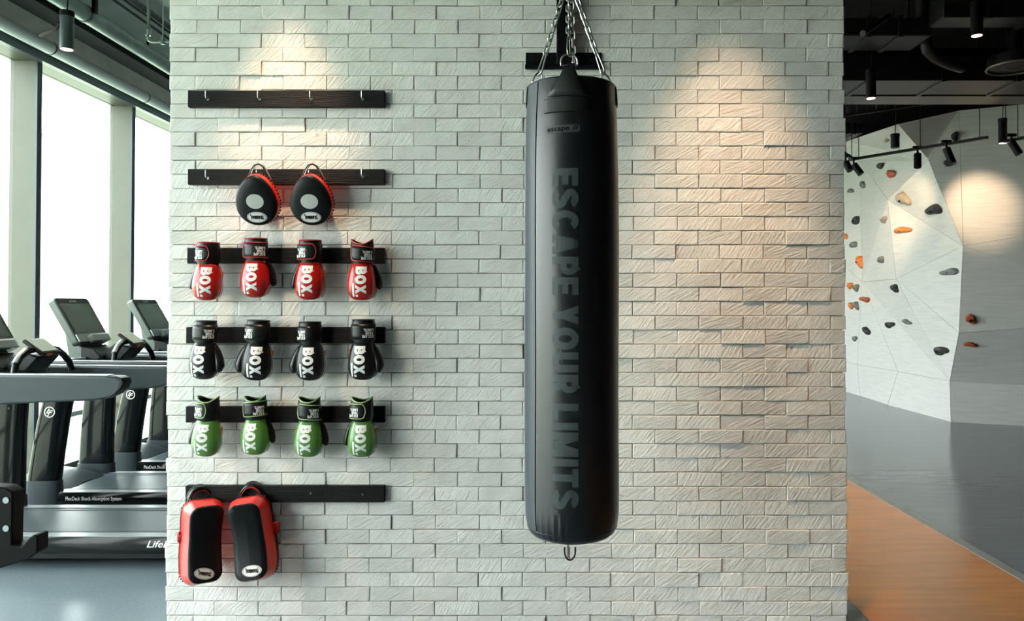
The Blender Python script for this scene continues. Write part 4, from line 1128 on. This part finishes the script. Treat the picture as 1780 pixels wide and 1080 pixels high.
cw = thing('climbing_wall', 'faceted pale climbing wall of plywood panels on the right', 'climbing wall', tuple(V['a0']))
BACKDIR = Vector((.62, .78, 0)).normalized()
allv, allf = [], []
for f in FAC:
    pts = [V[k] for k in f.split()]
    n = (pts[1] - pts[0]).cross(pts[2] - pts[0]).normalized()
    mid = sum(pts, Vector()) / len(pts)
    if n.dot(CAMP - mid) < 0: n = -n
    ins = [p + (mid - p).normalized() * .004 for p in pts]
    mb = MB().loft([[p for p in ins], [p + BACKDIR * .05 for p in pts]])
    o = mb.build('panel' if 'a0' not in f and 'n0' not in f else 'plinth_panel', M_PLY, cw, smooth=0)
    k = len(allv); allv += pts; allf += [(k, k + i, k + i + 1) for i in range(1, len(pts) - 1)]
# dark backing frame closes the seams and the shadow gap at the floor
CB = BVHTree.FromPolygons(allv, allf)
mb = MB()
for f in FAC:
    pts = [V[k] + BACKDIR * .16 for k in f.split()]; mb.add(pts, [tuple(range(len(pts)))])
mb.build('backing', mat('pale_backing', (.45, .45, .44), .8), cw, smooth=0)

def hold(px, py, w, h, m, label, seed, hole=False, rot=0.0):
    d = ray(px, py); hit, n, i, dist = CB.ray_cast(CAMP, d.normalized())
    if hit is None: return
    if n.dot(d) > 0: n = -n
    s = dist / FPX / d.length * (d.length ** 1)
    s = (hit.y) / FPX
    t = thing('climbing_hold', label, 'climbing hold', tuple(hit), group='holds bolted to the climbing wall')
    t.rotation_mode = 'QUATERNION'; q = n.to_track_quat('Z', 'Y'); t.rotation_quaternion = q
    rr_ = random.Random(seed); bm2 = bmesh.new(); bmesh.ops.create_icosphere(bm2, subdivisions=3, radius=1)
    Rm = q.to_matrix()
    # screen-right / up in the facet's own frame give the outline the photo shows
    ux = (Rm.inverted() @ UX); uz = (Rm.inverted() @ UZ)
    fx = max(.35, math.hypot(ux.x, ux.y)); a = w * s / 2 / fx; b = h * s / 2; dp = min(a, b) * 1.1 + .02
    ph = [rr_.uniform(0, 6.28) for _ in range(6)]
    angz = math.atan2(uz.y, uz.x) - math.pi / 2
    for v in bm2.verts:
        x, y, z = v.co
        th = math.atan2(y, x); k = 1 + .20 * math.sin(2 * th + ph[0]) + .12 * math.sin(3 * th + ph[1])
        fl = .75 if z > .55 else 1.0
        zz = max(z, -.05) * fl + .10 * math.sin(4 * x + ph[2]) * max(z, 0)
        p = Vector((x * a * k, y * b * k, zz * dp + (.25 * dp * y if z > 0.1 else 0)))
        c_, s_ = math.cos(angz + rot), math.sin(angz + rot)
        v.co = (p.x * c_ - p.y * s_, p.x * s_ + p.y * c_, max(p.z, -.004))
    me = bpy.data.meshes.new('grip'); bm2.to_mesh(me); bm2.free(); me.materials.append(m)
    me.polygons.foreach_set('use_smooth', [True] * len(me.polygons)); me.set_sharp_from_angle(angle=math.radians(38))
    o = bpy.data.objects.new('grip', me); COL.objects.link(o); o.parent = t
    top = max(v.co.z for v in me.vertices)
    rb = min(a, b) * (.30 if hole else .14)
    MB().cyl((0, 0, top * .6), (0, 0, top * 1.015), rb, seg=12).build('bolt_hole', M_BLACKPRINT, t, local=True)
B_, G_, E_, O_, Rr = M_HOLD_BLACK, M_HOLD_GREY, M_HOLD_BEIGE, M_HOLD_ORANGE, M_HOLD_RUST
HOLDS = [
 (1543, 242, 10, 9, E_, 'pale hold on the dark overhang, left of all others there'),
 (1582, 234, 13, 16, B_, 'dark round hold on the overhang, under the ceiling ducts'),
 (1627, 237, 16, 14, B_, 'dark wedge hold on the overhang, between two round dark holds'),
 (1660, 237, 13, 14, B_, 'dark round hold on the overhang, furthest right there'),
 (1649, 284, 13, 13, B_, 'black hold behind the leaning track spotlight'),
 (1531, 289, 8, 11, B_, 'small black hold just below the overhang edge'),
 (1550, 303, 11, 14, Rr, 'rust orange hold highest on the white facets'),
 (1502, 322, 9, 12, G_, 'grey hold left of the rust orange one, near the top'),
 (1480, 332, 8, 8, G_, 'small grey hold high beside the brick wall edge'),
 (1574, 345, 12, 26, E_, 'long beige pinch hold in the warm light'),
 (1626, 364, 17, 22, B_, 'largest black hold, near the facet edge in the light'),
 (1490, 384, 8, 15, B_, 'narrow dark hold left of the round beige one'),
 (1538, 382, 10, 11, E_, 'round beige hold beside the pool of warm light'),
 (1570, 400, 17, 13, O_, 'bright yellow orange hold inside the pool of warm light'),
 (1470, 411, 8, 9, O_, 'small orange hold touching the edge of the brick wall'),
 (1485, 426, 9, 12, G_, 'grey hold below right of the small edge orange one'),
 (1498, 456, 9, 19, O_, 'tall orange hold at mid height on the left facets'),
 (1533, 452, 11, 11, G_, 'grey beige hold under the warm light'),
 (1652, 473, 17, 14, G_, 'half round grey hold near the vertical edge'),
 (1479, 497, 7, 11, O_, 'small orange hold left of a dark grey twin at mid height'),
 (1490, 501, 7, 12, G_, 'dark grey hold right of its small orange twin'),
 (1557, 501, 12, 13, B_, 'jagged black hold in the middle of the white facets'),
 (1505, 521, 12, 11, Rr, 'brown orange triangular hold below the mid height pair'),
 (1481, 532, 7, 10, O_, 'lowest small orange hold beside the bricks'),
 (1490, 532, 7, 13, G_, 'slim grey hold next to the lowest small orange one'),
 (1548, 565, 10, 12, B_, 'dark hold low on the white facets, left of a slanting grey one'),
 (1578, 560, 13, 9, G_, 'slanting grey hold low on the white facets'),
 (1508, 576, 9, 13, B_, 'dark hold low near the brick wall'),
 (1487, 589, 6, 9, G_, 'lowest small grey hold near the brick wall'),
 (1637, 610, 14, 17, B_, 'dark ring hold low beside the vertical edge'),
 (1687, 555, 16, 17, Rr, 'round rust red hold with a hole on the shaded face'),
 (1687, 599, 20, 9, Rr, 'flat orange brown ledge hold on the lower shaded face')]
for i, (x, y, w, h, m, l) in enumerate(HOLDS): hold(x, y, w, h, m, l, i + 3, hole=('hole' in l or 'ring' in l))

# ------------------------------------------------------------------ black ceiling on the right: beams, ducts, lamps
def dark_run(a, b, r, name, label, cat, m=M_BLACKMETAL, seg=12):
    t = thing(name, label, cat, tuple((Vector(a) + Vector(b)) / 2)); MB().cyl(a, b, r, seg=seg).build('run', m, t); return t
YB = 7.9
zb = P(1600, 168, YB).z
bmr = thing('ceiling_beam', 'black beam crossing the ceiling in front of the climbing wall', 'beam', (4, YB, zb))
MB().box2((-1.3, YB, zb + .012), (9.2, YB + .3, zb + .5)).build('beam_body', M_BLACKCEIL, bmr)
MB().box2((-1.3, YB - .01, zb), (9.2, YB + .31, zb + .014)).build('flange', mat('dark_steel_edge', (.05, .05, .05), .4, metal=.5), bmr)
def duct_box(px0, px1, py0, py1, Y, dep, label, m):
    a, b = P(px0, py1, Y), P(px1, py0, Y)
    t = thing('air_duct', label, 'duct', ((a.x + b.x) / 2, Y, a.z), group='black ducts under the ceiling')
    MB().box2((a.x, Y, a.z), (b.x, Y + dep, b.z)).build('duct_body', m, t, bevel=.01)
    for k in (.1, .9):
        x = a.x + (b.x - a.x) * k
        if b.z < 4.85: MB().cyl((x, Y + dep / 2, b.z), (x, Y + dep / 2, 4.9), .01, seg=8).build('hanger_rod', m, t)
    for k in range(1, 4):
        x = a.x + (b.x - a.x) * k / 4
        MB().box2((x - .02, Y - .012, a.z - .012), (x + .02, Y + dep + .012, b.z + .012)).build('duct_joint', m, t)
M_DK1 = mat('black_duct_paint', (.006, .006, .0065), .45)
M_DK2 = mat('charcoal_duct_paint', (.008, .008, .0085), .5)
duct_box(1380, 1900, 96, 140, 7.3, .5, 'long black air duct just above the crossing beam', M_DK1)
duct_box(1400, 1620, 30, 62, 6.6, .4, 'black air duct at upper left of the dark ceiling', M_DK2)
duct_box(1640, 1960, -10, 30, 6.3, .25, 'black air duct at the top right corner', M_DK1)
duct_box(1440, 1500, 214, 232, 9.6, .8, 'short black duct end above the climbing wall', M_DK1)
dark_run(P(1470, 36, 7.2), P(1760, 34, 7.2), .02, 'conduit', 'thin black conduit running level across the dark ceiling', 'conduit')
dark_run(P(1500, 58, 6.1), P(1545, 28, 6.5), .025, 'conduit', 'slanting black conduit at the upper left of the dark ceiling', 'conduit', M_DK2)
t = thing('flexible_duct', 'curved black flexible duct hanging from the dark ceiling', 'duct', tuple(P(1625, 80, 6.9)))
MB().tube([P(1605, -20, 6.9), P(1604, 30, 6.9), P(1606, 65, 6.9), P(1612, 86, 6.9), P(1628, 100, 6.95), P(1650, 110, 7.0), P(1672, 117, 7.1)], .055, 12).build('hose', M_DK2, t, smooth=60)
t = thing('cable_tray', 'black slatted cable tray at the left of the dark ceiling', 'cable tray', tuple(P(1520, 190, 8.9)))
a, b = P(1440, 205, 9.0), P(1640, 176, 9.0)
for dz in (0, .16): MB().tube([a + UZ * dz, b + UZ * dz], .016, 6).build('rail', M_DK2, t)
for k in range(1, 12):
    p = a.lerp(b, k / 12); MB().tube([p, p + UZ * .16], .008, 6).build('rung', M_DK2, t)
# round ceiling diffuser
t = thing('ceiling_diffuser', 'round black perforated ceiling diffuser at the right edge', 'diffuser', tuple(P(1766, 117, 7.0)))
cd = P(1766, 117, 7.0); rd = .235
MB().tube([cd + Vector((rd * math.cos(a), rd * math.sin(a), 0)) for a in (2 * math.pi * i / 40 for i in range(40))], .012, 8, True).build('rim', mat('dull_bronze', (.10, .085, .075), .4, metal=.5), t)
MB().cyl(cd + UZ * .01, cd + UZ * .10, rd * .98, seg=40).build('plate', M_BLACKMETAL, t)
MB().cyl(cd + UZ * .10, Vector((cd.x, cd.y, 4.9)), rd * .25, seg=24).build('neck', M_BLACKMETAL, t)
for j in range(2):
    for i in range(14):
        a = 2 * math.pi * i / 14 + j * .2; c = cd + Vector((rd * (.45 + .28 * j) * math.cos(a), rd * (.45 + .28 * j) * math.sin(a), .008))
        MB().cyl(c, c + UZ * .004, .014, seg=8).build('nozzle', M_DK2, t)
pend = [(1698, 65, 55, 20, 'black pendant lamp with a lit end near the top right'), (1514, 174, 46, 17, 'black pendant lamp with a lit end close to the brick wall'), (1743, 252, 40, 14, 'black pendant lamp with a lit end before the shaded panel')]
for x, y, h, w, l in pend:
    Y = .09 * FPX / w; b = P(x, y - 3, Y)
    pendant(b, .045, h * Y / FPX, 4.9, l, True, (b.x, b.y, 0), 30, 70)
Y = 8.5; b = P(1556, 257, Y)
pendant(b, .045, 21 * Y / FPX, 4.9, 'short unlit black cylinder pendant above the climbing wall', False)
# lighting tracks
ZTR = EYE + 1.78
def track(a, b, label, heads):
    t = thing('lighting_track', label, 'lighting track', tuple((a + b) / 2), group='black lighting tracks')
    d = (b - a).normalized(); sd = Vector((-d.y, d.x, 0))
    mb = MB(); r = [[p + sd * x + UZ * z for x, z in ((-.018, -.015), (.018, -.015), (.018, .015), (-.018, .015))] for p in (a, b)]
    mb.loft(r).build('bar', M_BLACKMETAL, t)
    for k in (.08, .55, .95):
        p = a.lerp(b, k); MB().cyl(p, Vector((p.x, p.y, 4.893)), .005, seg=6).build('suspension_rod', M_BLACKMETAL, t)
    return t
def head(px, py0, py1, dx, Y, label, target=None, power=0, size=30):
    """spotlight head from pixel (px,py0) to (px+dx,py1)"""
    a, b = P(px, py0, Y), P(px + dx, py1, Y - .05)
    t = thing('track_spotlight', label, 'spotlight', tuple(a), group='spotlights on the lighting tracks')
    tgt = Vector(target) if target is not None else None
    MB().cyl(a, b, .040, seg=24).build('housing', M_BLACKMETAL, t, bevel=.003)
    MB().cyl(a + UZ * .075, a + UZ * .01, .012, seg=8).build('stem', M_BLACKMETAL, t)
    MB().box(a + UZ * .075, (.10, .035, .03)).build('adapter', M_BLACKMETAL, t)
    if power: spot_light(t, b + (tgt - b).normalized() * .06, tgt, power, size, .9, col=(1, .72, .46))
ta, tb = PX(1476, 278, 3.70), P(1717, 238, 8.2)
ta.z = tb.z = ZTR
track(ta, tb, 'long black lighting track hung in front of the climbing wall', None)
tc_, td_ = P(1745, 238, 8.5), P(1790, 228, 8.25); tc_.z = td_.z = ZTR + .02
track(tc_, td_, 'short black lighting track at the right edge', None)
te, tf = P(1455, 258, 8.8), P(1482, 279, 9.4); te.z = tf.z = ZTR
track(te, tf, 'black lighting track end just beside the bricks', None)
def yt(x): 
    f = (x - 1476) / (1717 - 1476); return 1 / ((1 - f) / ta.y + f / tb.y)
def wallpt(x, y):
    h, n, i, d = CB.ray_cast(CAMP, ray(x, y).normalized()); return h
head(1595, 268, 291, 0, yt(1595), 'upright black spotlight in the middle of the long track', wallpt(1566, 370), 230, 30)
head(1645, 258, 284, 11, yt(1648), 'leaning black spotlight on the long track', wallpt(1702, 362), 130, 36)
head(1484, 286, 303, 13, yt(1490), 'tilted black spotlight at the left end of the long track', wallpt(1535, 420), 150, 30)
head(1758, 247, 268, 14, 8.4, 'tilted black spotlight on the short track at the right edge')
head(1470, 282, 297, 8, 9.1, 'black spotlight tucked beside the brick wall edge')
